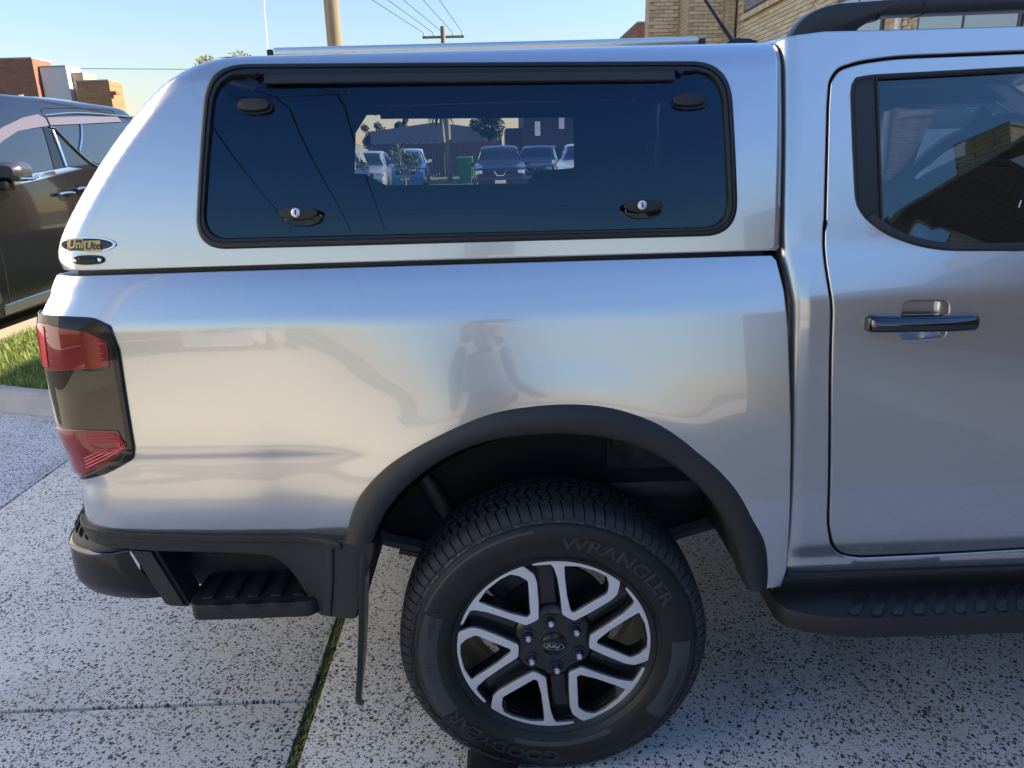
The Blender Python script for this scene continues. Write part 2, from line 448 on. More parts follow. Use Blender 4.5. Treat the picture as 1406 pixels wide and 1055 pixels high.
# ================================================================== ground
def mk_aggregate():
    g = N('exposed aggregate'); p = g.pos()
    wob = g.n('ShaderNodeTexNoise', _Vector=p, _Scale=45., _Detail=2.).outputs['Color']
    pv = g.n('ShaderNodeVectorMath', operation='MULTIPLY_ADD', _0=wob); pv.inputs[1].default_value = (.016,)*3; g.t.links.new(p, pv.inputs[2]); pv = pv.outputs[0]
    dens = g.math('ADD', g.math('MULTIPLY_ADD', g.noise(p, 1.6, 4, .6), 1.8, -.36), g.math('MULTIPLY', g.noise(p, 11, 3), .5))
    masks = []
    for sc, lo, hi, r in ((74., .60, .30, .40), (140., .66, .40, .42)):
        mp = g.n('ShaderNodeMapping', _Vector=pv); mp.inputs['Scale'].default_value = (1, 1.0, .01); mp.inputs['Rotation'].default_value = (0, 0, .4+sc)
        v = g.n('ShaderNodeTexVoronoi', _Vector=mp.outputs[0], _Scale=sc, voronoi_dimensions='2D')
        rnd = g.n('ShaderNodeSeparateColor', _0=v.outputs['Color'])
        # a stone shows only in some cells, with its own size
        rad = g.math('MULTIPLY_ADD', rnd.outputs[0], .34, .16)
        on = g.math('GREATER_THAN', g.math('ADD', rnd.outputs[1], g.math('MULTIPLY', dens, .60)), 1.06)
        d = g.math('SUBTRACT', rad, v.outputs['Distance']); e = g.math('MULTIPLY', d, 14.); e.node.use_clamp = True
        masks.append((g.math('MULTIPLY', e, on), rnd.outputs[2]))
    cem = g.mix(g.noise(p, 3.0, 6, .65), (.70,.69,.665), (.84,.83,.80))
    cem = g.mix(g.math('MULTIPLY', g.noise(p, 330, 3, .8), .7), cem, (.42,.42,.42))
    fine = g.n('ShaderNodeTexVoronoi', _Vector=pv, _Scale=330., voronoi_dimensions='2D')
    fc = g.n('ShaderNodeSeparateColor', _0=fine.outputs['Color'])
    fm = g.math('MULTIPLY', g.math('LESS_THAN', fine.outputs['Distance'], .33), g.math('GREATER_THAN', fc.outputs[0], .72))
    col = g.mix(g.math('MULTIPLY', fm, .6), cem, (.20,.20,.20))
    for mk, rn in masks:
        st = g.ramp(rn, [(0, (.035,.038,.043)), (.5, (.075,.078,.082)), (.8, (.16,.155,.15)), (.93, (.30,.27,.23)), (1, (.42,.38,.33))])
        col = g.mix(mk, col, st)
    stain = g.ramp(g.noise(p, .9, 5, .6, 1.2), [(.30, (.70,.69,.66)), (.48, (1,1,1)), (1, (1,1,1))])
    mm = g.n('ShaderNodeMix', data_type='RGBA', blend_type='MULTIPLY'); mm.inputs[0].default_value = .8; g.t.links.new(col, mm.inputs[6]); g.t.links.new(stain, mm.inputs[7]); col = mm.outputs[2]
    h = g.math('ADD', g.math('MULTIPLY', masks[0][0], -.5), g.math('MULTIPLY', g.noise(p, 220, 4, .7), .8))
    g.bsdf(Base_Color=col, Roughness=.78, Normal=g.bump(h, .35, .003)); return g.m
mk_aggregate()
def mk_ground(name, a, b, scale, rough=.9, bscale=60, bs=.4):
    g = N(name); p = g.pos()
    c = g.mix(g.noise(p, scale, 6, .65), a, b); c = g.mix(g.math('MULTIPLY', g.noise(p, scale*23, 4, .7), .5), c, tuple(v*.55 for v in a))
    g.bsdf(Base_Color=c, Roughness=rough, Normal=g.bump(g.noise(p, bscale, 5, .7), bs, .01)); return g.m
mk_ground('asphalt', (.045,.045,.047), (.075,.074,.072), 1.2, bscale=180)
mk_ground('kerb concrete', (.30,.295,.28), (.62,.61,.585), 3.5, bscale=90, bs=.6)
mk_ground('lit yard concrete', (.50,.44,.34), (.62,.56,.45), .8, bscale=120, bs=.2)  # cream warmth of sunlight is put into the concrete colour
mk_ground('smooth concrete', (.46,.455,.44), (.62,.61,.59), 4, bscale=200, bs=.2)
mk_ground('soil', (.045,.036,.026), (.09,.075,.05), 5)
mk_ground('turf soil', (.06,.09,.025), (.12,.16,.05), 3)
mk_ground('dry land', (.10,.11,.06), (.17,.15,.09), .15)
def terr(y): return -.06 if y < 3.3 else .08 if y > 3.8 else -.06+.14*(y-3.3)/.5
rows = [[(x, y, terr(y)) for x in (-700, -60, 60, 700)] for y in (-700, -60, 3.3, 3.8, 60, 700)]
tag(MB().grid(rows).build('ground', 'dry land', None, None), kind='structure')
rows = [[(x, y, terr(y)+.03+.04*(1-((x+9)/4.4)**2)) for x in (-13.4, -11, -9, -7, -4.95)] for y in (-90, -20, 0, 3.3, 3.8, 20, 90)]
tag(MB().grid(rows).build('road', 'asphalt', None, 60), kind='structure')
path0 = [(-4.62,3.90),(-4.2,3.62),(-3.54,3.27),(-3.08,3.11),(-2.5,3.0),(-1.5,2.96),(.5,2.95),(5.78,2.95)]
rows = [[(-4.95, y, terr(y)+.034), (-4.93, y, terr(y)+.040), (-4.5, y, terr(y)+.046), (-4.43, y, terr(y)+.05)] for y in (3.4, 5, 8, 12, 30, 90)]
tag(MB().grid(rows).build('gutter', 'lit yard concrete', None, None), kind='structure')
rows = [[(x, y, .122+.012*math.sin(x*3+y*2)*math.sin(y*1.3)) for x in [-4.44+i*(10.2/20) for i in range(21)]] for y in [3.75+1.2*j for j in range(7)]+[14, 22, 40, 90]]
tag(MB().grid(rows).build('nature_strip', 'turf soil', None, 60), kind='structure')
rows = [[(p[0], p[1]+.10, .118) for p in path0], [(p[0], 3.95, .120) for p in path0]]
tag(MB().grid(rows).build('verge_edge', 'turf soil', None, None), kind='structure')
tag(MB().box((-1.2, 19, .10), (5.4, 60, .148)).build('footpath', 'lit yard concrete', None, None), kind='structure')
# driveway: a bed of soil with separate slabs
drv = tag(MB().box((-4.6, -6.2, -.13), (5.79, 3.6, -.022)).build('driveway', 'soil', None, None), kind='structure')
def slab(x0, x1, y0, y1, b=.006, mat='exposed aggregate'): return MB().box((x0, y0, -.12), (x1, y1, 0), b).build('concrete_slab', mat, drv, 40)
J = .006
slab(-4.6,-2.55-J,-1.4,.30-J); slab(-4.6,-2.55-J,.30+J,3.6); slab(-2.55+J,-.730,-1.4,.295-J,.005); slab(-2.55+J,-.730,.295+J,3.6,.005)
slab(-.698,2.6-J,-1.4,3.6,.008); slab(2.6+J,5.78,-1.4,3.6)
for a, b in ((-4.6,-.735),(-.69,2.6-J),(2.6+J,5.78)): slab(a, b, -6.2, -1.4-J, mat='lit yard concrete')
rows = [[(x, y, -.004) for x in (-12, 0, 5.78, 30)] for y in (-60, -20, -6.2)]
tag(MB().grid(rows).build('yard', 'lit yard concrete', None, None), kind='structure')
tag(MB().box((-11.5, -6.2, -.2), (-4.6, .2, -.006)).build('crossover', 'lit yard concrete', None, None), kind='structure')
# rolled kerb curving round the driveway
path = spline([(-4.62,3.90),(-4.2,3.62),(-3.54,3.27),(-3.08,3.11),(-2.5,3.0),(-1.5,2.96),(.5,2.95),(5.78,2.95)], 8); prof = [(-.055,.002),(-.045,.010),(-.030,.045),(-.012,.095),(.018,.124),(.05,.132),(.10,.133),(.112,.05)]
rows = []
for i, p in enumerate(path):
    a = Vector(path[min(i+1, len(path)-1)])-Vector(path[max(i-1, 0)]); n = Vector((-a.y, a.x)).normalized()
    rows.append([(p[0]+n.x*d, p[1]+n.y*d, z) for d, z in prof])
tag(MB().grid(rows).build('kerb', 'kerb concrete', None, 60), kind='structure')
# lawn blades on the strip beside the driveway
def mk_leafy(name, a, b, rough=.5, trans=.25):
    g = N(name); r = g.n('ShaderNodeNewGeometry').outputs['Random Per Island']; p = g.pos()
    c = g.mix(r, a, b); c = g.mix(g.math('MULTIPLY', g.noise(p, 2.5), .5), c, tuple(v*.6 for v in a))
    d = g.n('ShaderNodeBsdfPrincipled', _Base_Color=c, _Roughness=rough); t = g.n('ShaderNodeBsdfTranslucent', _Color=c)
    m = g.n('ShaderNodeMixShader', _0=trans, _1=d.outputs[0], _2=t.outputs[0]); g.t.links.new(m.outputs[0], g.o.inputs[0]); return g.m
mk_leafy('grass blade', (.13,.22,.032), (.44,.45,.13)); mk_leafy('moss', (.12,.19,.04), (.42,.40,.16)); mk_leafy('leaf', (.03,.06,.018), (.085,.13,.04)); mk_leafy('dry leaf', (.26,.24,.10), (.46,.42,.20)); mk_leafy('dark leaf', (.015,.035,.015), (.04,.075,.03))
rg = random.Random(3)
def blades(name, mat, pts, h0, h1, wd, lean=.5):
    m = MB()
    for x, y, z in pts:
        a = rg.uniform(0, 6.283); h = rg.uniform(h0, h1); l = h*rg.uniform(.1, lean); ca, sa = math.cos(a), math.sin(a); w = wd*rg.uniform(.6, 1.2); b = len(m.v)
        m.v += [(x-sa*w, y+ca*w, z), (x+sa*w, y-ca*w, z), (x+ca*l*.35-sa*w*.8, y+sa*l*.35+ca*w*.8, z+h*.6), (x+ca*l*.35+sa*w*.8, y+sa*l*.35-ca*w*.8, z+h*.6), (x+ca*l, y+sa*l, z+h)]
        m.f += [(b, b+1, b+3, b+2), (b+2, b+3, b+4)]
    return m.build(name, mat, None, None, fix=False)
def kerb_y(x):
    for a, b in zip(path, path[1:]):
        if a[0] <= x <= b[0]: return a[1]+(b[1]-a[1])*(x-a[0])/(b[0]-a[0])
    return 2.95
pts = []
while len(pts) < 26000:
    x = rg.uniform(-4.47, -2.3); y = 3.1+4.6*rg.random()**1.5
    if y > kerb_y(x)+.095+.02*math.sin(x*9): pts.append((x, y, .11))
tag(blades('lawn_grass', 'grass blade', pts, .035, .085, .0035, .9), 'short bright green lawn grass behind the kerb', 'grass', kind='stuff')
pts = []
for _ in range(7000):
    y = rg.uniform(-.6, 2.6); k = .5+.5*math.sin(y*9+2)*math.sin(y*4.3); pts.append((-.7135+rg.gauss(0, .0075)*(.6+.6*k), y, -.024+.008*k))
for _ in range(500):
    y = rg.uniform(-.5, 1.2); pts.append((-.7135+rg.choice((-1, 1))*rg.uniform(.012, .02), y, -.012))
tag(blades('joint_moss', 'moss', pts, .008, .024, .0022, 1.2), 'green and straw moss filling the joint between the concrete slabs', 'moss', kind='stuff')
# small black block at the foot of the tyre
ck = tag(empty('rubber_block', (-.168, -.06, 0)), 'small black rubber block on the concrete at the foot of the rear tyre', 'block')
MB().box((-.068, -.10, .0), (.068, .12, .018), .004).build('base', 'trim plastic', ck)
MB().box((-.060, .005, .016), (.064, .115, .036), .006).build('ridge', 'trim plastic', ck)
# ================================================================== buildings
def mk_brick(name, c1, c2, mortar, axis, bw=.24, bh=.086):
    """brick colour and joints for walls too far away to build; axis = wall direction in the plan"""
    g = N(name); p = g.pos(); s = g.n('ShaderNodeSeparateXYZ', _0=p); c = g.n('ShaderNodeCombineXYZ')
    g.t.links.new(s.outputs[axis], c.inputs[0]); g.t.links.new(s.outputs[2], c.inputs[1])
    b = g.n('ShaderNodeTexBrick', _Vector=c.outputs[0], _Scale=1., _Mortar_Size=.006, _Mortar_Smooth=.1, _Brick_Width=bw, _Row_Height=bh)
    b.inputs['Color1'].default_value = (*c1, 1); b.inputs['Color2'].default_value = (*c2, 1); b.inputs['Mortar'].default_value = (*mortar, 1)
    col = g.mix(g.math('MULTIPLY', g.noise(p, 11, 4), .35), b.outputs[0], tuple(v*.6 for v in c1))
    g.bsdf(Base_Color=col, Roughness=.85, Normal=g.bump(b.outputs['Fac'], -.5, .006)); return g.m
TAN = ((.48,.37,.235), (.60,.48,.32), (.27,.21,.15))
mk_brick('tan brick y', *TAN, 1); mk_brick('tan brick x', *TAN, 0)
DRK = ((.16,.11,.085), (.23,.165,.125), (.06,.048,.042))
mk_brick('brown brick y', *DRK, 1); mk_brick('brown brick x', *DRK, 0)
mk_brick('red brick x', (.26,.10,.06), (.34,.15,.09), (.20,.16,.13), 0); mk_brick('red brick y', (.26,.10,.06), (.34,.15,.09), (.20,.16,.13), 1)
mk_brick('orange brick x', (.36,.17,.07), (.46,.24,.11), (.26,.19,.13), 0)
mk_brick('cream brick x', (.55,.43,.25), (.66,.53,.33), (.14,.10,.07), 0)
plain('white render', (.62,.60,.60), .8, var=.08, scale=2); plain('mortar', (.21,.165,.12), .95, var=.2, scale=40)
plain('window frame', (.04,.045,.05), .4); plain('pane glass', (.20,.26,.32), .05, coat=1., var=.05, scale=2); plain('downpipe white', (.75,.75,.73), .5)
g = N('tan brick piece'); r = g.n('ShaderNodeObjectInfo').outputs['Random']; ri = g.n('ShaderNodeNewGeometry').outputs['Random Per Island']; p = g.pos()
c = g.mix(g.math('FRACT', g.math('ADD', r, ri)), (.56,.44,.29), (.74,.62,.44)); c = g.mix(g.math('MULTIPLY', g.noise(p, 60, 4), .4), c, (.44,.33,.21))
g.bsdf(Base_Color=c, Roughness=.85, Normal=g.bump(g.noise(p, 150, 3), .3, .004))
def building(name, label, x0, x1, y0, y1, z0, z1, mat, loc=None):
    b = tag(empty(name, ((x0+x1)/2, (y0+y1)/2, z0)), label, 'building'); o = Vector(b.location)
    MB().box(tuple(Vector((x0,y0,z0))-o), tuple(Vector((x1,y1,z1))-o)).build('wall', mat, b, None)
    MB().box(tuple(Vector((x0-.01,y0-.02,z1))-o), tuple(Vector((x1+.01,y1+.02,z1+.05))-o)).build('parapet_cap', 'kerb concrete', b, None)
    return b, o
# ---- long two-storey brick building along the driveway
WX = 5.80
bA, oA = building('brick_building', 'tan brick two storey building with stepped front beside the driveway', WX+.02, 14, -.4, 17.98, -.1, 5.66, 'tan brick y')
MB().box(tuple(Vector((WX+.021, 9, 5.5))-oA), tuple(Vector((13.9, 17.97, 7.1))-oA)).build('upper_wall', 'tan brick y', bA, None)
MB().box(tuple(Vector((4.66, 18.02, 0))-oA), tuple(Vector((9, 19.4, 7.0))-oA)).build('stepped_wall', 'tan brick x', bA, None)
MB().box(tuple(Vector((3.88, 18.9, 0))-oA), tuple(Vector((4.655, 19.4, 6.8))-oA)).build('stepped_wall', 'tan brick x', bA, None)
MB().box(tuple(Vector((5.55, 17.86, 0))-oA), tuple(Vector((5.75, 18.02, 7.0))-oA)).build('pilaster', 'tan brick x', bA, None)
BW, BH, BJ = .23, .076, .010
bm_ = bmesh.new(); bmesh.ops.create_cube(bm_, size=1)
for v in bm_.verts: v.co = Vector((v.co.x*BW, v.co.y*.03, v.co.z*BH))
bmesh.ops.bevel(bm_, geom=[e for e in bm_.edges], offset=.004, segments=1, affect='EDGES'); bmX = bpy.data.meshes.new('brick'); bm_.to_mesh(bmX)
for v in bm_.verts: v.co = Vector((v.co.y, v.co.x, v.co.z))
bmesh.ops.reverse_faces(bm_, faces=bm_.faces[:]); bmY = bpy.data.meshes.new('brick'); bm_.to_mesh(bmY); bm_.free()
for me in (bmX, bmY): me.materials.append(MATS['tan brick piece'])
rb = random.Random(5); NB = 0; rest = MB()
def lay(mesh, ax, fixed, a0, a1, z0, z1, single, skip=()):
    global NB
    row = 0; z = z0
    while z < z1:
        a = a0+(BW+BJ)*(.5 if row % 2 else 0)
        while a+BW <= a1+.001:
            c, zc = a+BW/2, z+BH/2
            if not any(s0 < c+BW/2 and c-BW/2 < s1 and t0 < zc+.03 and zc-.03 < t1 for s0, s1, t0, t1 in skip):
                P = Vector((c, fixed, zc) if ax == 0 else (fixed, c, zc))+Vector((rb.uniform(-.002,.002),)*3)
                if single and NB < 300:
                    o = bpy.data.objects.new('brick', mesh); COL.objects.link(o); o.parent = bA; o.location = P-oA; NB += 1
                else: rest.add([P-oA+v.co for v in mesh.vertices], [tuple(p.vertices) for p in mesh.polygons])
            a += BW+BJ
        z += BH+BJ; row += 1
# windows in the side wall
wins = [(14.6,17.3,4.50,6.1), (10.55,12.2,2.2,3.9), (7.35,9.55,2.0,3.7), (4.0,6.4,2.0,3.7)]
for a, b, z0, z1 in wins:
    wn = MB().box(tuple(Vector((WX-.012,a,z0))-oA), tuple(Vector((WX+.03,b,z1))-oA)).build('window', 'window frame', bA, None)
    n = max(2, int((b-a)/.75))
    for k in range(n):
        MB().box(tuple(Vector((WX-.018,a+.06+(b-a-.06)*k/n,z0+.07))-oA), tuple(Vector((WX-.010,a+(b-a-.06)*(k+1)/n,z1-.07))-oA)).build('pane', 'pane glass', wn, None)
    for k in range(int((b-a+.2)/.086)):
        q = a-.1+k*.086
        if a > 14: MB().box(tuple(Vector((WX-.07,q,z0-.125))-oA), tuple(Vector((WX+.01,q+.076,z0-.01))-oA), .004).build('sill_brick', 'tan brick piece', wn, None)
    if a < 14: MB().box(tuple(Vector((WX-.07,a-.1,z0-.09))-oA), tuple(Vector((WX+.01,b+.1,z0-.005))-oA), .004).build('sill', 'tan brick piece', wn, None)
lay(bmX, 0, 18.005, 4.68, 5.54, 3.95, 5.25, True); lay(bmX, 0, 18.885, 3.90, 4.63, 4.05, 5.35, True)
sk = [(a-.12, b+.12, z0-.13, z1) for a, b, z0, z1 in wins]
lay(bmY, 1, WX+.006, 13.2, 17.8, 3.55, 4.95, True, sk); lay(bmY, 1, WX+.006, 6.6, 12.6, 2.55, 3.6, False, sk); lay(bmY, 1, WX+.006, 11.0, 13.2, 3.55, 4.4, False, sk)
rs = rest.build('brick_courses', 'tan brick piece', bA, None, fix=False); rs['kind'] = 'stuff'
MB().tube([Vector((WX-.06,9.98,.1))-oA, Vector((WX-.06,9.98,6.9))-oA], .045, 10).build('downpipe', 'downpipe white', bA)
# ---- single-storey wing behind the photographer (mirrored in the cab window)
bW, oW = building('brick_building', 'single storey brown brick wing mirrored in the cab window', 5.75, 15, -16, -.45, -.1, 4.1, 'brown brick y')
bC = tag(empty('brick_chimney', (8.6, -10.6, 4.0), R(-20)), 'sunlit cream brick chimney block above the wing, mirrored in the cab window', 'chimney')
MB().box((-.42, -.5, 0), (.42, .5, 1.9)).build('wall', 'cream brick x', bC, None); MB().box((-.44, -.52, 1.9), (.44, .52, 1.96)).build('cap', 'kerb concrete', bC, None)
plain('bounce white', (.78,.76,.72), .85, var=.05, scale=1.5)
building('bounce_block', 'unseen white block added across the street, bouncing sunlight onto the shaded driveway', -24, -11.5, -7.5, 11.5, -.1, 12.0, 'bounce white')  # added out of view as a reflector, brightens the shaded ground
# ---- far buildings in view
building('brick_block_building', 'small red brick block beyond the tan building at upper right', 5.60, 9, 30, 34.6, 0, 6.28, 'red brick x')
building('brick_workshop', 'brown red brick workshop at the far left behind the people mover', -26, -16.85, 28, 29.2, 0, 5.32, 'red brick x')
building('rendered_building', 'white rendered building between the two brick workshops at far left', -16.80, -15.84, 28.3, 29.3, 0, 5.05, 'white render')
building('stone_building', 'narrow grey tan brick building right of the white rendered one', -15.82, -15.42, 28.6, 29.6, 0, 4.83, 'tan brick x')
bO, oO = building('brick_workshop', 'orange brick workshop with small corner bracket, rightmost of the far left buildings', -15.40, -14.22, 28, 29, 0, 4.50, 'orange brick x')
MB().box(tuple(Vector((-14.2,27.95,4.02))-oO), tuple(Vector((-14.0,28.2,4.14))-oO)).build('corner_bracket', 'red brick x', bO, None)
plain('shed grey', (.16,.17,.19), .6, var=.1, scale=1); plain('shed dark', (.035,.04,.05), .6); plain('roof pale', (.45,.46,.48), .5); plain('fence brown', (.10,.06,.05), .8)
bS = tag(empty('warehouse', (-5, 64, .1)), 'grey gabled warehouse far down the street, seen through the canopy windows', 'building')
MB().prism([(-5.5,0),(5.5,0),(5.5,3.3),(0,4.1),(-5.5,3.5)], 'y', 0, 12).build('wall', 'shed grey', bS, None); MB().box((-3.6,-.3,2.35),(2.0,.0,2.5)).build('awning', 'roof pale', bS, None)
bD = tag(empty('corrugated_shed', (2.9, 39, .1)), 'dark corrugated shed with small high windows, seen through the canopy windows', 'building')
MB().box((-1.5,0,0),(3.2,8,4.6)).build('wall', 'shed dark', bD, None); MB().box((-2.4,1.5,0),(-1.5,8,2.75)).build('lean_to', 'shed dark', bD, None)
for k in range(40): MB().box((-1.5+.118*k,-.03,0),(-1.45+.118*k,.0,4.58)).build('rib', 'shed dark', bD, None)
for x in (-.9,.35,1.3): MB().box((x,-.05,2.3+.3*(x>0)),(x+.28,-.032,3.0+.3*(x>0))).build('window', 'headlamp', bD, None)
fn = tag(empty('paling_fence', (-4.2, 52, .1)), 'long brown fence across the end of the street, seen through the canopy windows', 'fence')
for k in range(46): MB().box((-4.6+.2*k,0,0),(-4.42+.2*k,.03,2.3+.03*math.sin(k*2.3))).build('paling', 'fence brown', fn, None)
MB().box((-4.6,.03,1.9),(4.6,.07,2.0)).build('rail', 'fence brown', fn, None)
bn = tag(empty('wheelie_bin', (-1.62, 37, .14)), 'green wheelie bin standing on the verge, seen through the canopy windows', 'bin')
plain('bin green', (.02,.16,.05), .5); plain('bin lime', (.10,.42,.08), .5)
MB().add([(-.28,-.33,.08),(.28,-.33,.08),(.28,.33,.08),(-.28,.33,.08),(-.36,-.42,1.25),(.36,-.42,1.25),(.36,.42,1.25),(-.36,.42,1.25)], [(0,1,2,3),(4,7,6,5),(0,4,5,1),(1,5,6,2),(2,6,7,3),(3,7,4,0)]).build('tub', 'bin green', bn, None)
MB().box((-.38,-.45,1.25),(.38,.45,1.33),.02).build('lid', 'bin lime', bn); MB().box((.36,-.10,.3),(.40,.1,1.2),.01).build('side_stripe', 'bin lime', bn)
for sx in (-1, 1): MB().tube([(sx*.30,.40,.1),(sx*.36,.40,.1)], .1, 14).build('wheel', 'tyre rubber', bn)
# ================================================================== poles, wires, trees
g = N('weathered timber'); p = g.obj(); st = g.n('ShaderNodeMapping', _Vector=p); st.inputs['Scale'].default_value = (26, 26, .7)
g.bsdf(Base_Color=g.ramp(g.noise(st.outputs[0], 1.6, 6, .65), [(0, (.10,.075,.05)), (.5, (.24,.19,.13)), (1, (.40,.33,.24))]), Roughness=.85, Normal=g.bump(g.noise(st.outputs[0], 2, 4), .5, .01))
def power_pole(loc, h, r, label, arm=None, ax=0.):
    o = tag(empty('power_pole', loc), label, 'power pole')
    MB().tube([(0,0,-.2),(0,0,h*.5),(0,0,h)], [r, r*.9, r*.78], 18).build('post', 'weathered timber', o)
    if arm:
        az, aw, rz = arm; M = Matrix.Rotation(rz, 4, 'Z')
        MB().box((ax-aw, r*.8, az-.06), (ax+aw, r*.8+.1, az+.06), .01, M).build('crossarm', 'weathered timber', o)
        for k in range(5):
            q = M @ Vector((ax-aw*.92+aw*1.84*k/4, r*.8+.05, az+.06)); MB().tube([q, q+Vector((0,0,.05)), q+Vector((0,0,.12)), q+Vector((0,0,.16))], [.015,.05,.045,.02], 8).build('insulator', 'roof pale', o)
    return o
power_pole((-3.02,13.5,.1), 9.5, .150, 'thick weathered timber pole rising behind the canopy roof', None)
power_pole((-2.70,42,.1), 8.05, .16, 'far timber power pole with a crossarm and insulators', (7.55,1.12,0))
power_pole((-5.6,-6.6,0), 8.9, .13, 'timber power pole behind the photographer, carrying wires mirrored in the canopy window', (8.0,1.9,0), 1.75)
power_pole((-10.9,5.0,.0), 9.5, .14, 'timber power pole on the far side of the street, out at the left', (9.0,1.2,R(20)))
plain('wire black', (.015,.015,.016), .5)
def wire(pts, r, label, group, sag=0.):
    out = []
    for a, b in zip(pts, pts[1:]):
        a, b = Vector(a), Vector(b)
        for i in range(16): t = i/16; q = a.lerp(b, t); q.z -= sag*4*t*(1-t); out.append(q)
    out.append(Vector(pts[-1])); tag(MB().tube(out, r, 5).build('power_line', 'wire black', None, 60), label, 'power line', group)
ins = [-2.70-1.12*.92+1.12*1.84*k/4 for k in range(5)]
topx = [-5.2,-4.55,-3.9,-3.05,-2.35]
nm = ['leftmost', 'second from left', 'middle', 'second from right', 'rightmost']
for k in range(5):
    x0 = ins[k]; dx = (topx[k]-x0)/8.; e = (x0+dx*38, 4.0, 9.1)
    wire([(x0,41.85,7.83), (topx[k],34,8.05), e], .013, nm[k]+' of the overhead wires fanning out from the far power pole', 'wires from the far power pole')
for (xa, ya), (xb, yb), w_ in (((-2.24,-6.6),(-6.4,-40),'right'), ((-3.09,-6.6),(-8.26,-40),'middle'), ((-4.36,-6.6),(-11.5,-40),'left')):
    wire([(-3.0,13.5,9.3), (xa,ya,8.08), (xb,yb,8.0)], .016, w_+' wire of the line mirrored in the canopy window', 'wires mirrored in the canopy window')
wire([(-19,33,5.55), (-9.2,33,5.25), (-2.7,41.9,6.6)], .012, 'thin cable running low across the sky at the far left', 'service cables')
tag(MB().tube([(-4.30,13.6,3.3),(-4.28,13.6,4.2),(-4.1,13.6,5.6),(-3.9,13.6,7.4)], .012, 6).build('stay_wire', 'white print', None), 'pale stay wire slanting up beside the timber pole', 'stay wire')
def leaf_cloud(pts_r, n, size, seed):
    r = random.Random(seed); m = MB()
    for i in range(n):
        cx, cy, cz, cr = r.choice(pts_r)
        d = Vector((r.gauss(0,1), r.gauss(0,1), r.gauss(0,1))).normalized()*cr*r.random()**.4
        p = Vector((cx,cy,cz))+d*Vector((1,1,.8)).length/1.6; a = Vector((r.gauss(0,1), r.gauss(0,1), r.gauss(0,.6))).normalized()*size*r.uniform(.6,1.3); b = a.orthogonal().normalized()*size*.35; q = len(m.v)
        m.v += [tuple(p-a), tuple(p+b), tuple(p+a), tuple(p-b)]; m.f.append((q, q+1, q+2, q+3))
    return m
def tree(name, label, loc, h, rad, mat, seed, n=5000, size=.14, trunk=.16):
    r = random.Random(seed); o = tag(empty(name, loc), label, 'tree')
    MB().tube([(0,0,0),(.08,.05,h*.3),(-.05,.1,h*.6)], [trunk, trunk*.75, trunk*.4], 10).build('trunk', 'weathered timber', o)
    cl = []
    for k in range(16):
        a = r.uniform(0,6.28); q = rad*r.uniform(.2,.8); z = h*r.uniform(.55,.92); cl.append((q*math.cos(a), q*math.sin(a), z, rad*r.uniform(.22,.42)))
        MB().tube([(0,0,h*.35),(q*math.cos(a)*.5,q*math.sin(a)*.5,z*.75),(q*math.cos(a),q*math.sin(a),z)], [trunk*.4,trunk*.25,.02], 6).build('limb', 'weathered timber', o)
    leaf_cloud(cl, n, size, seed).build('crown', mat, o, None, fix=False); return o
tree('street_tree', 'sparse yellow green treetop just above the canopy at upper left', (-10.6, 30, .1), 5.50, 1.7, 'dry leaf', 4, 6000, .09)
tree('garden_tree', 'small dark tree left of the warehouse, seen through the canopy windows', (-10.5, 66, .1), 4.4, 1.2, 'dark leaf', 8, 1800, .16)
tree('garden_tree', 'rounded dark tree left of the tall pole, seen through the canopy windows', (-8.6, 70, .1), 5.2, .9, 'dark leaf', 9, 1800, .16)
tree('garden_tree', 'leafy sapling in front of the white utility truck, seen through the canopy windows', (-3.3, 25, .13), 1.9, .6, 'leaf', 12, 1100, .06, .03)
tree('garden_tree', 'dark tree right of the warehouse, seen through the canopy windows', (-.6, 62, .1), 4.9, 1.5, 'dark leaf', 15, 2500, .18)
pt = tag(empty('palm_tree', (-4.0, 56, .1)), 'palm tree behind the far power pole, seen through the canopy windows', 'tree')
MB().tube([(0,0,0),(.1,0,2.5),(0,0,5.0)], [.2,.16,.14], 10).build('trunk', 'weathered timber', pt); m = MB()
for k in range(34):
    a = k*2.4; el = .9-1.9*(k/34); L_ = 1.3; pv = []
    for i in range(7): t = i/6; pv.append(Vector((math.cos(a)*L_*t*math.cos(el*.7), math.sin(a)*L_*t*math.cos(el*.7), 5.0+L_*t*math.sin(el)-.9*t*t)))
    s = Vector((-math.sin(a), math.cos(a), 0)); m.grid([[p+s*.14*math.sin(math.pi*min(1,.15+.85*i/6)) for i, p in enumerate(pv)], pv, [p-s*.14*math.sin(math.pi*min(1,.15+.85*i/6)) for i, p in enumerate(pv)]])
m.build('crown', 'dark leaf', pt, None, fix=False)
# ================================================================== pickup truck
truck = tag(empty('pickup_truck'), 'silver dual cab pickup truck with colour-matched canopy and black alloy wheels', 'pickup truck')
S_bed, S_can, S_cab, S_trim = bed, canopy, cab, trim
plain('black chrome', (.10, .105, .115), .07, metal=1, var=.05)
